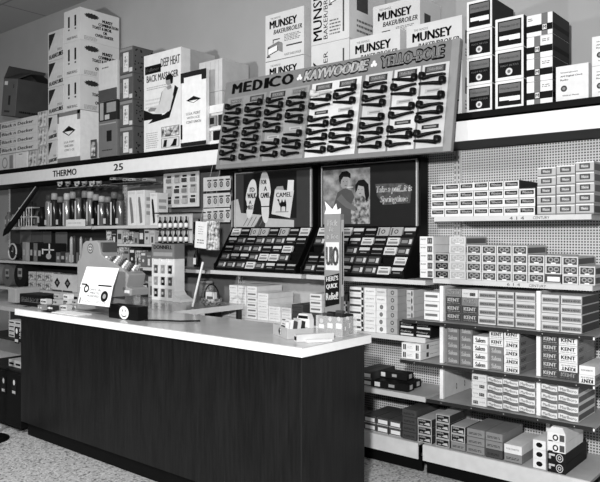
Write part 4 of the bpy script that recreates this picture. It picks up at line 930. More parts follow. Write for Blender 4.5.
b = MB(); p0, p1 = rp(102, 257), rp(127, 271)
for r in range(4):
    for k in range(9):
        q = (k + .5) / 9; x = p0[0] + (p1[0] - p0[0]) * q; z = p0[1] + (p1[1] - p0[1]) * q + .008
        b = MB(); b.lathe([(.008, -.012), (.009, .004), (.007, .006)], (WHITE, M(.35), M(.1))[(k + r) % 3], (x + .01, 2.618 + r * .032, z - .004), 8); PRg(b, 'key')
b = MB(); p = rp(98, 243); b.box(p[0] + .004, p[0] + .03, 2.615, 2.73, p[1] - .06, p[1] + .004, M(.12)); PRg(b, 'display_head', .004)
b = MB(); p = rp(124, 283); b.disc(rp(104, 284)[0], rp(104, 284)[1], .009, .009, 2.5985, LIGHT, 12); b.disc(rp(124, 289)[0], rp(124, 289)[1], .012, .012, 2.5985, M(.2), 12); b.box(rp(125, 290)[0], rp(130, 290)[0], 2.594, 2.5995, rp(125, 293)[1], rp(125, 290)[1], OFFW); PRg(b, 'lock')
# drawer box with the smile
dx0, dx1 = wx(108.5, 2.52), wx(137.5, 2.52)
b = MB(); b.box(dx0, dx1, 2.52, 2.598, CZ + .001, CZ + .085, M(.02, .4)); o = b.build('cash_drawer', t, bevel=.003); o.location = -t.location; t2 = o
b = MB(); cx_, cz_ = wx(124, 2.52), CZ + .043; b.disc(cx_, cz_, .048, .040, 2.5188, M(.8), 28); b.disc(cx_ - .012, cz_ + .012, .004, .007, 2.5184, INK, 10); b.disc(cx_ + .014, cz_ + .012, .004, .007, 2.5184, INK, 10)
pts = [(cx_ + .03 * math.cos(a), cz_ - .001 + .027 * math.sin(a)) for a in [PI + PI * k / 14 for k in range(15)]]; pts2 = [(cx_ + .03 * math.cos(a), cz_ + .0005 + .022 * math.sin(a)) for a in [2 * PI - PI * k / 14 for k in range(15)]]
b.poly(pts + pts2, 2.5184, INK); o = b.build('smile_sticker', t2)
b = MB().tube([(dx1 + .02, 2.56, CZ + .006), (dx1 + .12, 2.62, CZ + .006), (dx1 + .22, 2.66, CZ + .006), (dx1 + .3, 2.75, CZ + .006)], .005, M(.02), 8)
tag(b.build('power_cord'), 'thin black cord lying on the counter beside the smiling drawer', 'cord')
# signs leaning on the register
def card(name, pts, y0, y1, label, deco, g_=.84):
    """a stiff sheet whose lower edge stands at y0 and whose top leans back to y1; pts px: left, right, top, bottom"""
    l, r, tp, bt = pts; x0, x1 = wx(l, y0), wx(r, y0); z0 = W((l + r) / 2, bt, y0)[1]; z1 = W((l + r) / 2, tp, y1)[1]
    w = x1 - x0; h = math.hypot(z1 - z0, y1 - y0); b = MB(); b.box(0, w, 0, .003, 0, h, M(g_)); deco(b, w, h)
    o = b.build(name, loc=(x0, y0, z0)); o.rotation_euler = (-math.atan2(y1 - y0, z1 - z0), 0, 0); tag(o, label, 'sign'); return o
def sheet1(b, w, h):
    b.text('PLEASE', w * .34, w * .62, h * .86, h * .88, -.0005, M(.5), 0); b.text('we will cash your check', w * .15, w * .85, h * .76, h * .79, -.0005, M(.55), 0)
def sheet2(b, w, h):
    for u in (.02, .55): b.rect(w * u, w * (u + .42 - (.24 if u < .1 else 0)), h * .88, h * .95, -.0005, INK)
    b.rect(w * .26, w * .52, h * .97, h * .985, -.0005, M(.3)); b.disc(w * .2, h * .72, w * .085, w * .075, -.0005, INK, 16, .55); b.disc(w * .8, h * .45, w * .11, w * .1, -.0005, INK, 18); b.disc(w * .8, h * .45, w * .05, w * .045, -.0008, M(.4), 10)
    for s_, u0, u1, v in (('OFFICIAL', .3, .7, .65), ('PRICES', .34, .64, .5), ('HONORED', .26, .64, .36)): b.text(s_, w * u0, w * u1, h * v, h * (v + .1), -.0005, M(.25), .03)
    lines(b, w * .12, w * .9, h * .12, h * .22, 2, M(.3), -.0005); b.rect(w * .04, w * .08, h * .05, h * .3, -.0005, M(.2)); b.rect(0, w, 0, .002, -.0005, M(.3))
card('paper_sign', (80, 112, 267, 288), 2.50, 2.55, 'upper white printed sheet taped to the front of the cash register', sheet1)
card('paper_sign', (77.5, 109, 283, 305.5), 2.455, 2.485, 'lower white printed notice with two black rosettes before the register', sheet2)
x0, y0 = G(70, 312.5, CZ); b = MB(); b.box(0, .30, 0, .11, 0, .004, M(.8)); b.M = Matrix.Translation((0, -.0005, .0)) ; o = b.build('leaflet', loc=(-4.19, 2.435, CZ + .001)); tag(o, 'white leaflet lying flat in front of the leaning notice', 'leaflet')
o = MB().box(0, .1, 0, .05, 0, .004, INK).build('pen_strip', loc=(-4.31, 2.428, CZ + .001), rz=.1); tag(o, 'black strip lying beside the white leaflet on the counter', 'strip')

# black box and the heap of small packets at the counter's left end
x0, x1 = wx(19.5, 2.55), wx(41, 2.55)
b = MB(); b.box(0, x1 - x0, 0, .16, 0, .085, M(.02, .4)); b.text('SIGN BOOK', .03, x1 - x0 - .02, .035, .062, -.0006, LIGHT, .02); b.rect(.02, x1 - x0 - .015, .03, .032, -.0006, M(.3))
tag(b.build('display_box', loc=(x0, 2.55, CZ + .001), bevel=.004), 'black box with pale lettering at the left end of the counter', 'box')
b = MB(); b.box(0, .12, 0, .2, 0, .11, M(.34)); tag(b.build('grey_box', loc=(wx(10.5, 2.62), 2.6, CZ + .001), bevel=.004), 'pale grey box at the very left end of the counter', 'box')
rnd = random.Random(5); i = 0
spots = [(-4.40, 2.47), (-4.32, 2.50), (-4.46, 2.53), (-4.37, 2.565), (-4.27, 2.57), (-4.445, 2.62), (-4.35, 2.635), (-4.26, 2.645)]
for i, (x, yv) in enumerate(spots):
    n = (1, 1, 2, 2, 1, 3, 3, 2)[i]
    for r in range(n):
        b = MB(); w, h = .068, .032; c = (.7, .45, .06, .6, .3)[rnd.randrange(5)]; b.box(-w / 2, w / 2, 0, .045, 0, h, M(c)); b.rect(-w * .4, w * .4, h * .3, h * .65, -.0005, M(.1 if c > .3 else .6)); b.disc(-w * .1, h * .5, .008, .008, -.001, M(.8 if c < .3 else .3), 10)
        o = b.build('chewing_gum_packet', loc=(x, yv, CZ + .001 + r * .033), rz=rnd.uniform(-.15, .15))
        tag(o, 'small packet, %s in %s pile of the heap left of the register' % (level(r, n).replace('only one', 'lone'), ORD[i]), 'packet', 'heap of small packets left of the register')

# ------------------------------------------------------------ display stand, jar, stick on the return counter
bx, by = -4.28, 3.44
t = empty('window_display_stand', (bx, by, CZ), 'white display stand with nine small windows and a grey header', 'display')
w, h = wx(188, 3.44) - wx(164.5, 3.44), .33
b = MB(); b.box(-w / 2, w / 2, .012, .10, .001, h, M(.74))
for a in range(4): xx = -w / 2 + (w - .018) * a / 3; b.box(xx, xx + .018, 0, .0119, .001, h, M(.76))
for a in range(4): zz = .001 + (h - .05) * a / 3; b.box(-w / 2 + .0185, w / 2 - .0185, .001, .0118, zz, zz + .025, M(.76))
b.build('frame', t)
for a in range(3):
    for c in range(3):
        xx = -w / 2 + .024 + (w - .018) * a / 3; zz = .028 + (h - .05) * c / 3; q = MB(); q.box(0, .035, 0, .0075, 0, .062, (INK, M(.35), M(.12))[(a * 2 + c) % 3]); q.rect(.006, .029, .02, .04, -.0006, M(.5))
        tag(q.build('slim_packet', loc=(bx + xx, by + .004, CZ + zz)), 'slim packet in the %s row, %s window of the white display stand' % (('bottom', 'middle', 'top')[c], ('left', 'centre', 'right')[a]), 'packet', 'packets in the window display stand')
b = MB(); b.box(-w / 2, w / 2, -.002, .10, h + .001, h + .115, M(.25)); b.text('DONNELL', -w * .40, w * .40, h + .075, h + .105, -.0026, INK, .06); b.rect(-w * .42, w * .42, h + .02, h + .05, -.0026, M(.4)); b.build('header', t)
b = MB(); b.prism([(w / 2 + .001, .001), (w / 2 + .10, .001), (w / 2 + .10, .02), (w / 2 + .03, .05), (w / 2 + .001, .08)], -.02, .1, M(.72)); b.build('base_wing', t)
pa = Vector((wx(192.5, 3.24), 3.24, CZ + .009)); pb = Vector((W(203, 262, 3.26)[0], 3.26, W(203, 262, 3.26)[1]))
tag(MB().tube([pa, pb], .008, M(.75), 8).build('leaning_stick'), 'thin white stick leaning up from the return counter', 'stick')
jx, jy = G(206.5, 297, CZ)
t = empty('candy_jar', (jx, jy, CZ), 'clear jar of wrapped candy on the return counter beside the stick', 'jar')
MB().lathe([(.055, .001), (.062, .01), (.062, .10), (.05, .115)], glass_mat(), n=20).build('glass_body', t)
b = MB()
for k in range(22): a = rnd.uniform(0, 6.28); r = rnd.uniform(0, .036); b.lathe([(.004, -.011), (.013, 0), (.004, .011)], (M(.6), M(.15), M(.4))[k % 3], (r * math.cos(a), r * math.sin(a), .018 + .0036 * k), 6)
o = b.build('candies', t); o['kind'] = 'stuff'
MB().lathe([(.052, .116), (.056, .118), (.056, .135), (.05, .138)], M(.45, .3), n=20).build('lid', t)
kx, ky = -3.70, 3.42
t = empty('hoop_basket', (kx, ky, CZ), 'oval basket with a tall black hoop handle near the jar', 'basket')
MB().lathe([(.05, .001), (.072, .03), (.078, .055), (.07, .056), (.06, .02)], print_mat('wicker', .05, .4, 60), n=22).build('bowl', t)
MB().tube([(.0785 * math.cos(PI * k / 14), 0, .056 + .10 * math.sin(PI * k / 14)) for k in range(15)], .005, INK, 8).build('handle', t)
b = MB(); b.box(-.04, .045, -.02, .01, .03, .10, M(.7)); b.rect(-.03, .035, .05, .07, -.0206, M(.15)); tag(b.build('white_packet', loc=(kx, ky, CZ + .0)), 'white packet with a dark word standing in the hoop basket', 'packet')

# ------------------------------------------------------------ hanging goods on the back wall, left of the cigar racks
def cardpack(x, z, y, w, h, kind):
    b = MB(); b.box(-w / 2, w / 2, 0, .004, 0, h, M((.62, .5, .72)[kind % 3]))
    if kind < 3: b.box(-w * .38, w * .38, -.014, -.0005, h * .08, h * .55, M((.30, .5, .10)[kind])); b.rect(-w * .4, w * .4, h * .68, h * .92, -.0006, M((.06, .2, .04)[kind]))
    else: b.disc(0, h * .45, w * .34, h * .3, -.0006, M(.1), 14, .55); b.rect(-w * .4, w * .4, h * .8, h * .95, -.0006, M(.08)); b.disc(0, h * .45, w * .12, h * .12, -.0008, M(.2), 10)
    return b
ppx = [168.5, 176.5, 184, 192.5]
xa, xb = wx(163.5, 3.90), wx(199, 3.90); b = MB(); b.box(xa, xb, 3.90, 3.905, W(181, 207, 3.9)[1], W(181, 172.5, 3.9)[1], M(.68)); tag(b.build('display_card'), 'pale hanging card carrying twelve small blister packs', 'display card')
for r in range(3):
    for c in range(4):
        x, z = W(ppx[c], (184, 194.5, 205)[r] - (ppx[c] - 168) * .08, 3.885); b = cardpack(0, 0, 0, .072, .075, (c + r) % 3)
        tag(b.build('blister_pack', loc=(x, 3.892, z)), 'small blister pack, %s row, %s from left, on pale hanging card' % (ORD[r], ORD[c]), 'blister pack', 'blister packs on the hanging card')
ppx = [208, 214, 220, 226.5]
for r in range(3):
    for c in range(4):
        x, z = W(ppx[c], (189.5, 206, 221)[r] - (ppx[c] - 208) * .06, 3.885); b = cardpack(0, 0, 0, .062, .085, 3)
        tag(b.build('ring_pack', loc=(x, 3.9, z)), 'small packet with round print, %s row, %s from left, beside cigar rack' % (ORD[r], ORD[c]), 'packet', 'packets with round print')
for r in range(3):
    xa, xb = wx(203.5, 3.91), wx(230, 3.91); z = W(216, (189.5, 206, 221)[r], 3.91)[1]
    b = MB(); b.box(xa, xb, 3.908, 3.912, z - .01, z + .105, M(.66)); tag(b.build('packet_strip'), 'white strip carrying round print packets, %s of three from top' % ORD[r], 'strip', 'white strips of packets')
# bottle rack
yb = 3.52; xa, xb = wx(155.5, yb), wx(187, yb); zlo, zhi = W(170, 243.5, yb)[1], W(170, 216, yb)[1]
t = empty('bottle_rack', ((xa + xb) / 2, yb, zlo), 'hanging dark rack holding two rows of small labelled bottles', 'rack')
b = MB(); b.box(xa - t.location.x - .01, xb - t.location.x + .01, .045, .052, 0, zhi - zlo + .02, M(.55)); b.build('back_card', t)
hh = (zhi - zlo) / 2
for k in (0, 1): b = MB(); b.box(xa - t.location.x - .01, xb - t.location.x + .01, 0, .0445, k * hh, k * hh + .006, DARK); b.build('rail', t)
b = MB(); b.box(xa - t.location.x - .015, xb - t.location.x + .04, -.005, .16, zhi - zlo + .021, zhi - zlo + .03, M(.05)); b.build('top_tray', t)
bm = MB(); bm.lathe([(.014, 0), (.0145, .002), (.0145, hh * .5), (.006, hh * .68), (.006, hh * .86), (.007, hh * .9)], M(.015, .25), n=12)
lab = MB(); lab.lathe([(.0149, hh * .10), (.0149, hh * .42)], M(.78), n=12)
bmesh_, labm = bm.mesh('labelled_bottle'), lab.mesh('bottle_label')
for r in (0, 1):
    for c in range(6):
        x = xa + (xb - xa) * (c + .5) / 6
        o = link('labelled_bottle', bmesh_, None, (x, yb + .02, zlo + r * hh + .0065)); link('bottle_label', labm, o)
        tag(o, 'small dark bottle with white label, %s row, %s from left in rack' % (('lower', 'upper')[r], ORD[c]), 'bottle', 'labelled bottles in the hanging rack')
for c, (px, py) in enumerate(((189.5, 243), (194.5, 240), (192, 267))):
    x, z = W(px, py, 3.55); b = MB(); b.lathe([(.022, 0), (.024, .004), (.024, .09), (.009, .12), (.009, .16), (.011, .165)], M(.015, .25), n=14)
    o = b.build('dark_bottle', loc=(x, 3.60, z)); b = MB(); b.rect(-.016, .016, .02, .07, -.0246, OFFW); b.build('bottle_label', o)
    tag(o, ('tall dark bottle just right of the hanging bottle rack', 'tall dark bottle against the white hanging sign', 'dark bottle hanging below the bottle rack')[c], 'bottle')
def hang(name, l, r, tp, bt, y, label, cat, m, deco=None, th=.004):
    x0, x1 = wx(l, y), wx(r, y); z0, z1 = W((l + r) / 2, bt, y)[1], W((l + r) / 2, tp, y)[1]; b = MB(); b.box(0, x1 - x0, 0, th, 0, z1 - z0, m)
    if deco: deco(b, x1 - x0, z1 - z0)
    return tag(b.build(name, loc=(x0, y, z0)), label, cat)
o = hang('hanging_sign', 194.5, 206, 221, 247.5, 3.50, 'narrow white sign hanging slightly tilted beside the dark bottles', 'sign', M(.76), lambda b, w, h: (lines(b, w * .2, w * .8, h * .15, h * .35, 2, M(.3)), lines(b, w * .25, w * .7, h * .5, h * .85, 4, M(.5))))
MB().tube([(.03, .006, .14), (.03 , .12, 1.963 - o.location.z)], .0012, METAL, 6).build('hanging_string', o)
o.rotation_euler = (0, math.radians(4), 0)
o = hang('patterned_bag', 206.5, 217.5, 221, 250, 3.52, 'speckled patterned bag hanging right of the white sign', 'bag', print_mat('bag_print', .1, .75, 40), None, .02)
MB().tube([(.05, .012, .2), (.05, .10, 1.963 - o.location.z)], .0012, METAL, 6).build('hanging_string', o)
x, z = W(227, 240, 3.72); b = MB(); pts = [(0, 0)] + [(-.16 * math.cos(PI * k / 12 * .55 - .2), .13 * math.sin(PI * k / 12 * .62)) for k in range(13)]
b.add([(a, 0, c) for a, c in pts] + [(a, .004, c) for a, c in pts], [tuple(range(14)), tuple(range(27, 13, -1))], M(.62))
for k in range(1, 12): a = PI * k / 12; b.tube([(-.05 * math.cos(a * .55 - .2), -.001, .04 * math.sin(a * .62)), (-.15 * math.cos(a * .55 - .2), -.001, .12 * math.sin(a * .62))], .002, M(.15), 4)
tag(b.build('paper_fan', loc=(x, 3.60, z - .02)), 'pale ribbed fan shape against the left cigar rack', 'fan')
hang('price_card', 66, 85, 219.5, 226.5, 3.672, 'white price card on the front of the vacuum bottle shelf', 'card', M(.8), lambda b, w, h: lines(b, w * .1, w * .9, h * .3, h * .7, 1, M(.6)))

# vacuum bottles on the upper left shelf
vb = [(49, .30, .5, .12), (54.5, .31, .1, .5), (60.5, .27, .06, .3), (67, .30, .45, .62), (73, .31, .05, .4), (79, .32, .3, .08), (85, .31, .05, .3), (90.5, .30, .35, .5), (96, .27, .03, .4), (102, .25, .25, .5), (108, .24, .1, .3), (114.5, .28, .06, .2), (120.5, .26, .3, .12)]
for i, (px, hgt, g0, g1) in enumerate(vb):
    x = wx(px, 3.79); r = .038; hgt += .035
    b = MB(); b.lathe([(r * .9, 0), (r, .006), (r, hgt * .74), (r * .8, hgt * .80)], M(g0, .18, .03, 18, .6), n=18); o = b.build('vacuum_bottle', loc=(x, 3.79, 1.501))
    b = MB(); b.lathe([(r * .85, hgt * .805), (r * .85, hgt * .96), (r * .7, hgt)], M(g1, .4), n=18); b.build('cup_lid', o)
    b = MB(); b.rect(-.012, .012, .01, hgt * .7, -r - .002, OFFW) if i % 2 else b.rect(-.02, .02, .02, .07, -r - .002, OFFW); b.build('label_or_highlight', o)  # tall strip on alternate bottles is a painted highlight; short patch a label
    tag(o, 'tall vacuum bottle, %s of the row on the far left top shelf' % (ORD[i] if i < 12 else 'last'), 'bottle', 'vacuum bottles on the upper left shelf')
# brush boxes
for i, (l, r, tp, g_) in enumerate(((127.5, 136, 191, .26), (136.4, 144.5, 190.5, .26), (150, 157, 193, .04))):
    x0, x1 = wx(l, 3.72), wx(r, 3.72); z1 = W(l, tp, 3.72)[1]; w = x1 - x0; h = z1 - 1.501
    b = MB(); b.box(0, w, 0, .12, 0, h, M(.72)); b.poly([(w * .45, h * .05), (w * .75, h * .08), (w * .62, h * .5), (w * .45, h * .8), (w * .25, h * .82), (w * .22, h * .7)], -.0006, M(g_))
    for k in range(5): b.rect(w * .1, w * .9, h * (.9 + .015 * k), h * (.905 + .015 * k), -.0006, M(.5))
    b.M = side_frame(w + .0006); b.rect(.02, .10, h * .3, h * .4, 0, M(.4)); b.rect(.02, .1, h * .5, h * .6, 0, M(.4)); b.rect(.02, .1, h * .7, h * .8, 0, M(.4))
    tag(b.build('brush_box', loc=(x0, 3.72, 1.501), bevel=.002), '%s white box with a slanted brush picture, upper left shelf' % ('leftmost', 'middle', 'rightmost')[i], 'box', 'white brush boxes')
# trays and hanging ladles under the valance
for i, px in enumerate((60, 68, 77, 84.5, 92, 99)):
    x, z = W(px, 189, 3.72); b = MB(); b.tube([(-.03, 0, .035), (-.026, 0, .008), (-.01, 0, 0), (.015, 0, .002), (.03, 0, .02), (.034, 0, .045)], .009, M(.62 if i % 2 == 0 else .3, .3), 8); b.lathe([(.012, .02), (.03, .035), (.032, .04), (.01, .03)], M(.55, .3), n=14)
    tag(b.build('hanging_ladle', loc=(x, 3.72, z + .03)), 'small curved metal utensil, %s of six hanging above the vacuum bottles' % ORD[i], 'utensil', 'curved utensils above the vacuum bottles')
xa, xb = wx(55, 3.74), wx(103, 3.74); b = MB(); b.box(xa, xb, 3.76, 3.9, 1.884, 1.888, M(.5, .3)); tag(b.build('wire_tray'), 'thin metal tray hanging above the vacuum bottles', 'tray')
for i, px in enumerate((113, 119, 126, 132, 139, 146)):
    x, z = W(px, 180.5 + (px > 125), 3.75); b = MB(); b.box(-.03, .03, 0, .1, 0, .022, M((.6, .25, .45)[i % 3])); b.rect(-.02, .02, .006, .014, -.0006, M(.1)); tag(b.build('flat_packet', loc=(x - .02, 3.75, z + .008)), 'flat small packet, %s of the row hung under the valance' % ORD[i], 'packet', 'flat packets under the valance')
xa, xb = wx(110, 3.74), wx(147.5, 3.74); z = W(130, 181.5, 3.74)[1]; b = MB(); b.box(xa, xb, 3.74, 3.9, z - .012, z - .006, M(.2)); tag(b.build('packet_tray'), 'dark thin tray of flat packets under the valance', 'tray')
# wire basket, closed umbrella, bottles at far left
x0, x1 = wx(19, 3.74), wx(31.5, 3.74); b = MB(); wW = x1 - x0
for k in range(6): b.tube([(wW * k / 5, 0, 0), (wW * k / 5, 0, .2)], .005, M(.75), 6)
for z in (0, .1, .2): b.tube([(0, 0, z), (wW, 0, z)], .005, M(.75), 6); b.tube([(0, .1, z), (wW, .1, z)], .005, M(.7), 6); b.tube([(0, 0, z), (0, .1, z)], .005, M(.7), 6); b.tube([(wW, 0, z), (wW, .1, z)], .005, M(.7), 6)
tag(b.build('wire_basket', loc=(x0, 3.74, 1.508)), 'white wire basket at the far left of the upper shelf', 'basket')
for i, (px, hgt, r, g_) in enumerate(((29.5, .29, .035, .10), (36, .18, .04, .2), (42, .21, .042, .03), (14, .14, .045, .3), (9, .17, .04, .2))):
    b = MB(); b.lathe([(r, 0), (r, hgt * .7), (r * .5, hgt * .82), (r * .5, hgt)], M(g_, .25), n=16); o = b.build('squat_bottle', loc=(wx(px, 3.92 if i < 2 else 3.8), 3.94 if i < 2 else 3.8, 1.501)); b = MB(); b.rect(-r * .5, r * .5, hgt * .2, hgt * .5, -r - .002, M(.5)); b.build('bottle_label', o)
    tag(o, '%s left of the tall vacuum bottles' % ('tall dark bottle behind the white wire basket', 'short grey bottle', 'black wide bottle', 'pale round bottle beneath the umbrella', 'small dark bottle at the far edge')[i], 'bottle')
pa = W(3, 236, 3.50); pb = W(37, 187, 3.60)
A, B_ = Vector((pa[0], 3.5, pa[1])), Vector((pb[0], 3.62, pb[1]))
t = empty('closed_umbrella', A, 'closed black umbrella hanging slantwise under the valance at far left', 'umbrella'); D_ = B_ - A
MB().tube([D_ * 0, D_ * .1, D_ * .3, D_ * .6, D_ * .9, D_], [.004, .03, .034, .022, .012, .006], M(.02, .5), 10).build('canopy', t)
MB().tube([D_ * .25 + Vector((.03, -.03, .03)), D_ * .95 + Vector((.01, -.02, .03))], .004, M(.5), 6).build('rib', t)
# card panels and things on the second shelf (far left)
z1 = 1.138
for i, (l, r, tp, bt, y, g_) in enumerate(((20, 31, 231.5, 243, 3.92, .20), (31.5, 42, 231.5, 243.5, 3.93, .18), (42.5, 51, 231.5, 243, 3.92, .2), (55.5, 67, 232, 261, 3.9, .24))):
    hang('grey_card', l, r, tp, bt, y, 'plain grey card, %s of four hanging under the upper left shelf' % ORD[i], 'card', M(g_))['group'] = 'plain grey hanging panels'
def onshelf(name, cat, l, r, hgt, y, z, g_, label, deco=None, d=.12, group=None):
    x0, x1 = wx(l, y), wx(r, y); b = MB(); b.box(0, x1 - x0, 0, d, 0, hgt, g_ if not isinstance(g_, float) else M(g_))
    if deco: deco(b, x1 - x0, hgt)
    return tag(b.build(name, loc=(x0, y, z + .001)), label, cat, group)
for i, (l, r, hg, g_) in enumerate(((22.5, 25.5, .20, .35), (26, 29, .19, .45), (29.6, 33, .2, .04), (33.5, 37, .19, .25), (37.5, 41.5, .19, .03), (42, 55.5, .19, .03), (56, 60, .10, .2), (60.5, 65, .11, .08), (65.5, 68, .1, .3))):
    dec = (lambda b, w, h: (b.rect(w * .1, w * .9, h * .62, h * .68, -.0006, WHITE), b.rect(w * .5, w * .6, h * .2, h * .98, -.0006, WHITE), b.disc(w * .5, h * .3, w * .2, h * .16, -.0009, M(.5), 12), b.rect(.0, w * .1, h * .4, h * .7, -.0006, WHITE))) if i == 5 else (lambda b, w, h: b.rect(w * .2, w * .8, h * .3, h * .6, -.0006, M(.5)) if w > .03 else None)
    onshelf('upright_package', 'package', l, r, hg, 3.74, z1, g_, 'upright package, %s from left on the second far left shelf' % ORD[i], dec, group='upright packages at far left')
for i, (px, hg, r) in enumerate(((71.5, .26, .016), (74.5, .27, .016), (81, .26, .014), (86, .25, .014), (91, .25, .014))):
    b = MB(); b.lathe([(r, 0), (r, hg * .9), (r * .5, hg)], M(.5 if i % 2 == 0 else .1, .2), n=12); b.rect(-r * .5, r * .5, .01, .08, -r - .002, OFFW); tag(b.build('slim_tube', loc=(wx(px, 3.76), 3.76, z1 + .001)), 'slim upright tube, %s of five behind the cash register' % ORD[i], 'tube', 'slim tubes behind the register')
# round alarm clock
x, z = W(13, 255.5, 3.72)
t = empty('round_clock', (x, 3.72, z1 + .001), 'round dark clock with a bright rim at the far left', 'clock')
R_ = .085
b = MB(); b.tube([(0, 0, R_ + .01), (0, .06, R_ + .01)], R_, M(.05, .3), 24); b.build('case', t)
b = MB(); b.tube([(R_ * math.cos(2 * PI * k / 24), -.006, R_ + .01 + R_ * math.sin(2 * PI * k / 24)) for k in range(25)], .009, M(.6, .3), 6); b.build('rim', t)
b = MB(); b.rect(-.03, .005, R_ + .01, R_ + .016, -.002, WHITE); b.rect(0, .005, R_, R_ + .06, -.002, WHITE); b.build('hands', t)
b = MB(); b.box(-.05, .05, 0, .07, 0, .0095, DARK); b.build('foot', t)
# shelf at .85: rolls and patterned boxes
z2 = .851
for i, (px, R_, g_) in enumerate(((3, .125, .3), (11, .12, .2), (21.5, .13, .03))):
    x = wx(px, 3.74); b = MB(); b.tube([(0, 0, R_), (0, .2, R_)], R_, M(g_, .5), 28); b.disc(0, R_, R_ * .35, R_ * .35, -.001, M(.1), 16)
    o = b.build('wrapped_roll', loc=(x - i * .0, 3.70 + (.0, .0, .0)[i], z2)); 
    o.location.x = (-7.56, -7.27, -6.995)[i]; 
    b = MB(); b.rect(-R_ * .35, R_ * .35, R_ * .9, R_ * 1.6, -.003, M(.4)); b.rect(-R_ * .25, R_ * .25, R_ * 1.1, R_ * 1.4, -.004, M(.12)); b.build('label_or_highlight', o)
    tag(o, ('leftmost grey roll cut by the photo edge, third shelf', 'middle grey labelled roll on the third far left shelf', 'dark round roll with grey label, third far left shelf')[i], 'roll')
pm = print_mat('busy_print', .05, .75, 34)
for r in range(2):
    for i, (l, r_) in enumerate(((28.5, 36), (36.5, 44), (44.5, 51.5))):
        onshelf('patterned_packet', 'packet', l, r_, .088, 3.72, z2 + r * .09, pm, 'busy patterned packet, %s layer, %s from left on third shelf' % (('lower', 'upper')[r], ORD[i]), lambda b, w, h: b.rect(w * .1, w * .9, h * .75, h * .92, -.0006, M(.6)), group='busy patterned packets on the third shelf')
for i, (l, r_) in enumerate(((52.5, 62), (62.6, 72.5))):
    onshelf('diamond_packet', 'packet', l, r_, .17, 3.71, z2, .66, 'white packet with a dark diamond, %s of two on third shelf' % ('left', 'right')[i], lambda b, w, h: (b.poly([(w * .5, h * .2), (w * .8, h * .5), (w * .5, h * .8), (w * .2, h * .5)], -.0006, INK), b.disc(w * .5, h * .5, w * .12, h * .1, -.0009, M(.3), 10), b.rect(.0, w, 0, h * .08, -.0006, M(.1))), group='white diamond packets')
# middle left: little packages on three levels beside the register
def small_row(px0, px1, n, z, hmin, hmax, y, shelf, seed, rows=1):
    rn = random.Random(seed)
    for i in range(n):
        l = px0 + (px1 - px0) * i / n + .3; r_ = px0 + (px1 - px0) * (i + 1) / n - .3; g_ = rn.choice([.06, .2, .35, .55, .7, .03, .5]); hg = rn.uniform(hmin, hmax)
        m_ = M(g_) if rn.random() < .6 else print_mat('busy_print_%d' % rn.randrange(3), .05, .7, 40)
        k = rn.randrange(3)
        def dec(b, w, h, g_=g_, k=k):
            q = M(.7 if g_ < .3 else .1)
            if k == 0: b.rect(w * .15, w * .85, h * .3, h * .7, -.0006, q)
            elif k == 1: b.rect(w * .1, w * .9, h * .75, h * .9, -.0006, q); b.disc(w * .5, h * .4, w * .2, w * .2, -.0006, q, 12)
            else: b.rect(w * .3, w * .7, h * .1, h * .55, -.0006, q); b.rect(w * .1, w * .9, h * .7, h * .78, -.0006, M(.4))
        onshelf('small_package', 'package', l, r_, hg, y, z, m_, 'small package, %s from left on %s' % (ORD[i], shelf), dec, .08, 'small packages on ' + shelf)
small_row(106, 155, 9, 1.336, .09, .14, 3.74, 'narrow ledge right of the register', 1)
small_row(101, 163, 11, 1.138, .12, .165, 3.72, 'second shelf right of the register', 2)
x0, x1 = wx(104, 3.8), wx(165, 3.8)
small_row(133, 163, 4, .901, .10, .17, 3.55, 'the return counter behind the drawer', 4)

# ------------------------------------------------------------ right end of the counter: triangular standee, tray, packets
yS = 2.945; x0, x1 = wx(327.5, yS), wx(346.5, yS); zt = W(337, 214, yS)[1]
t = empty('triangular_standee', ((x0 + x1) / 2, yS, CZ), 'tall narrow three sided cardboard standee with printed slogans on the counter', 'standee')
w = .085; h = zt - CZ
b = MB(); tri = [(-.085, 0), (.035, -.015), (.025, .03)]
vs = [(a, c, z) for z in (.001, h) for a, c in tri]
b.add(vs, [(2, 1, 0), (3, 4, 5), (0, 1, 4, 3), (1, 2, 5, 4), (2, 0, 3, 5)], M(.30))
b.build('column', t)
fr = Matrix.Translation((-.085, 0, 0)) @ Matrix.Rotation(math.atan2(-.015, .12), 4, 'Z'); fw = math.hypot(.12, .015)
b = MB(); b.M = fr
for s_, u0, u1, v0, v1, g_ in (('Pick', .2, .8, .90, .95, .62), ('it', .3, .6, .85, .89, .62), ('a lot', .15, .85, .79, .83, .62)): b.text(s_, fw * u0, fw * u1, h * v0, h * v1, -.001, M(g_), .02, shear=.004)
b.rect(fw * .08, fw * .92, h * .52, h * .76, -.001, M(.66)); b.text('UIO', fw * .14, fw * .86, h * .56, h * .72, -.0015, M(.15), .04)
b.poly([(fw * .06, h * .2), (fw * .94, h * .24), (fw * .94, h * .50), (fw * .06, h * .46)], -.001, INK)
b.text("HERE'S", fw * .14, fw * .86, h * .42, h * .46, -.0015, WHITE, .03, rise=h * .02); b.text('QUICK', fw * .14, fw * .82, h * .35, h * .395, -.0015, WHITE, .03, rise=h * .02); b.text('Relief!', fw * .12, fw * .86, h * .26, h * .32, -.0015, WHITE, .02, rise=h * .02)
for k in range(3): b.disc(fw * (.22 + .28 * k), h * .12, fw * .1, fw * .1, -.001, M(.15), 14, .8)
b.build('front_print', t)
b = MB(); b.M = Matrix.Translation((.035, -.015, 0)) @ Matrix.Rotation(math.atan2(.045, -.01), 4, 'Z'); sw = math.hypot(.01, .045)
b.rect(sw * .1, sw * .9, h * .3, h * .95, -.001, M(.6)); b.rect(sw * .35, sw * .65, h * .4, h * .85, -.0015, M(.06)); b.build('side_print', t)
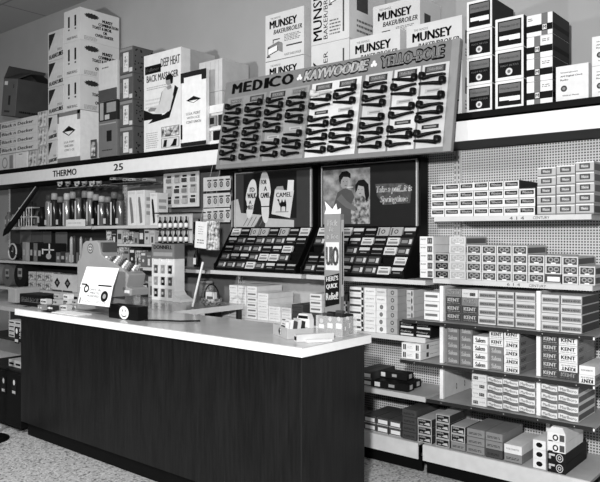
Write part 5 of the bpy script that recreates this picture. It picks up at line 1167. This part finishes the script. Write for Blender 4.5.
b = MB(); b.M = fr; b.prism([(0, h + .001), (fw, h + .001), (fw * 1.0, h + .03), (fw * .8, h + .02), (fw * .72, h + .055), (fw * .5, h + .025), (fw * .02, h + .07), (fw * .12, h + .03)], 0, .003, M(.78)); b.build('burst_topper', t)
# acrylic tray holding packets
tx, ty = -2.14, 2.79
t = empty('acrylic_bin', (tx, ty, CZ), 'low clear plastic bin at the counter corner before the standee', 'bin')
gl = glass_mat(); bw, bd, bh = .17, .13, .10
b = MB(); b.box(-bw / 2, bw / 2, 0, .003, .001, bh, gl); b.box(-bw / 2, bw / 2, bd - .003, bd, .001, bh, gl); b.box(-bw / 2, -bw / 2 + .003, .0031, bd - .0031, .001, bh, gl); b.box(bw / 2 - .003, bw / 2, .0031, bd - .0031, .001, bh, gl); b.box(-bw / 2 + .0031, bw / 2 - .0031, .0031, bd - .0031, .001, .004, gl); b.build('walls', t); t.rotation_euler = (0, 0, 0)
rn = random.Random(8); k = 0
for yy in (2.80, 2.838, 2.876):
    for xx in (-2.196, -2.14, -2.084):
        g_ = rn.choice([.03, .05, .6, .1, .75]); b = MB(); hh_ = rn.uniform(.07, .12); b.box(-.022, .022, 0, .02, 0, hh_, M(g_)); b.rect(-.018, .018, hh_ * .3, hh_ * .55, -.0006, M(.75 if g_ < .3 else .1)); b.disc(0, hh_ * .75, .012, .012, -.0006, M(.5), 12)
        o = b.build('battery_packet', loc=(xx, yy, CZ + .0065), rz=rn.uniform(-.08, .08)); tag(o, 'small packet in the clear bin, %s row, %s' % (('front', 'middle', 'back')[k // 3], ('left', 'centre', 'right')[k % 3]), 'packet', 'packets in the clear bin'); k += 1
# long open tray of packets nearer the corner
p0 = Vector((*G(273, 334, CZ), 0)); p1 = Vector((*G(291, 341, CZ), 0)); ang = math.atan2(p1.y - p0.y, p1.x - p0.x)
t = empty('counter_tray', (p0.x, p0.y, CZ), 'open cardboard counter tray with a round badge on its end', 'tray', rz=ang)
L = (p1 - p0).length * .8; dd = .14
b = MB(); b.box(0, L, 0, .003, .001, .055, M(.5)); b.box(0, .003, .0031, dd, .001, .05, M(.45)); b.box(L - .003, L, .0031, dd, .001, .05, M(.45)); b.box(.0031, L - .0031, .0031, dd, .001, .004, M(.3)); b.build('box', t)
b = MB(); b.disc(L * .5, .028, .018, .018, -.001, INK, 20); b.poly([(L * .5, .012), (L * .5 + .008, .028), (L * .5, .044), (L * .5 + .014, .04), (L * .5 + .014, .016)], -.0015, WHITE); b.build('badge', t)
rot = Matrix.Rotation(ang, 3, 'Z')
for i in range(5):
    g_ = (.72, .7, .1, .6, .05, .5)[i]; b = MB(); hh_ = .07 + .01 * (i % 2); b.box(-.035, .035, 0, .018, 0, hh_, M(g_)); b.rect(-.028, .028, hh_ * .45, hh_ * .7, -.0006, M(.08 if g_ > .3 else .7)); b.rect(-.02, .02, hh_ * .78, hh_ * .86, -.0006, M(.3))
    p = p0 + rot @ Vector((L * .5, .012 + .022 * i, 0)); o = b.build('razor_packet', loc=(p.x, p.y, CZ + .0085), rz=ang); o.rotation_euler[0] = math.radians(-8)
    tag(o, 'upright packet, %s from the front in the badged counter tray' % ORD[i], 'packet', 'packets in the counter tray')
b = MB(); b.box(-.045, .045, 0, .04, 0, .05, M(.78)); b.prism([(-.045, .0505), (.045, .0505), (.03, .078), (-.03, .078)], 0, .04, M(.7)); b.rect(-.035, .035, .052, .068, -.0006, INK); o = b.build('small_carton', loc=(*G(303, 328, CZ), CZ + .001)); tag(o, 'small white gable topped carton between tray and clear bin', 'carton')
b = MB(); b.box(0, .035, 0, .2, 0, .035, M(.6)); b.rect(.004, .03, .008, .026, -.0006, INK); o = b.build('film_box', loc=(*G(294, 341.5, CZ), CZ + .001), rz=-.45); tag(o, 'long slim pale box lying at the counter corner', 'box')
o = MB().box(0, .03, 0, .13, 0, .01, M(.75)).build('paper_slip', loc=(*G(305, 342, CZ), CZ + .001), rz=-.55); tag(o, 'short white slip lying beside the slim box', 'slip')
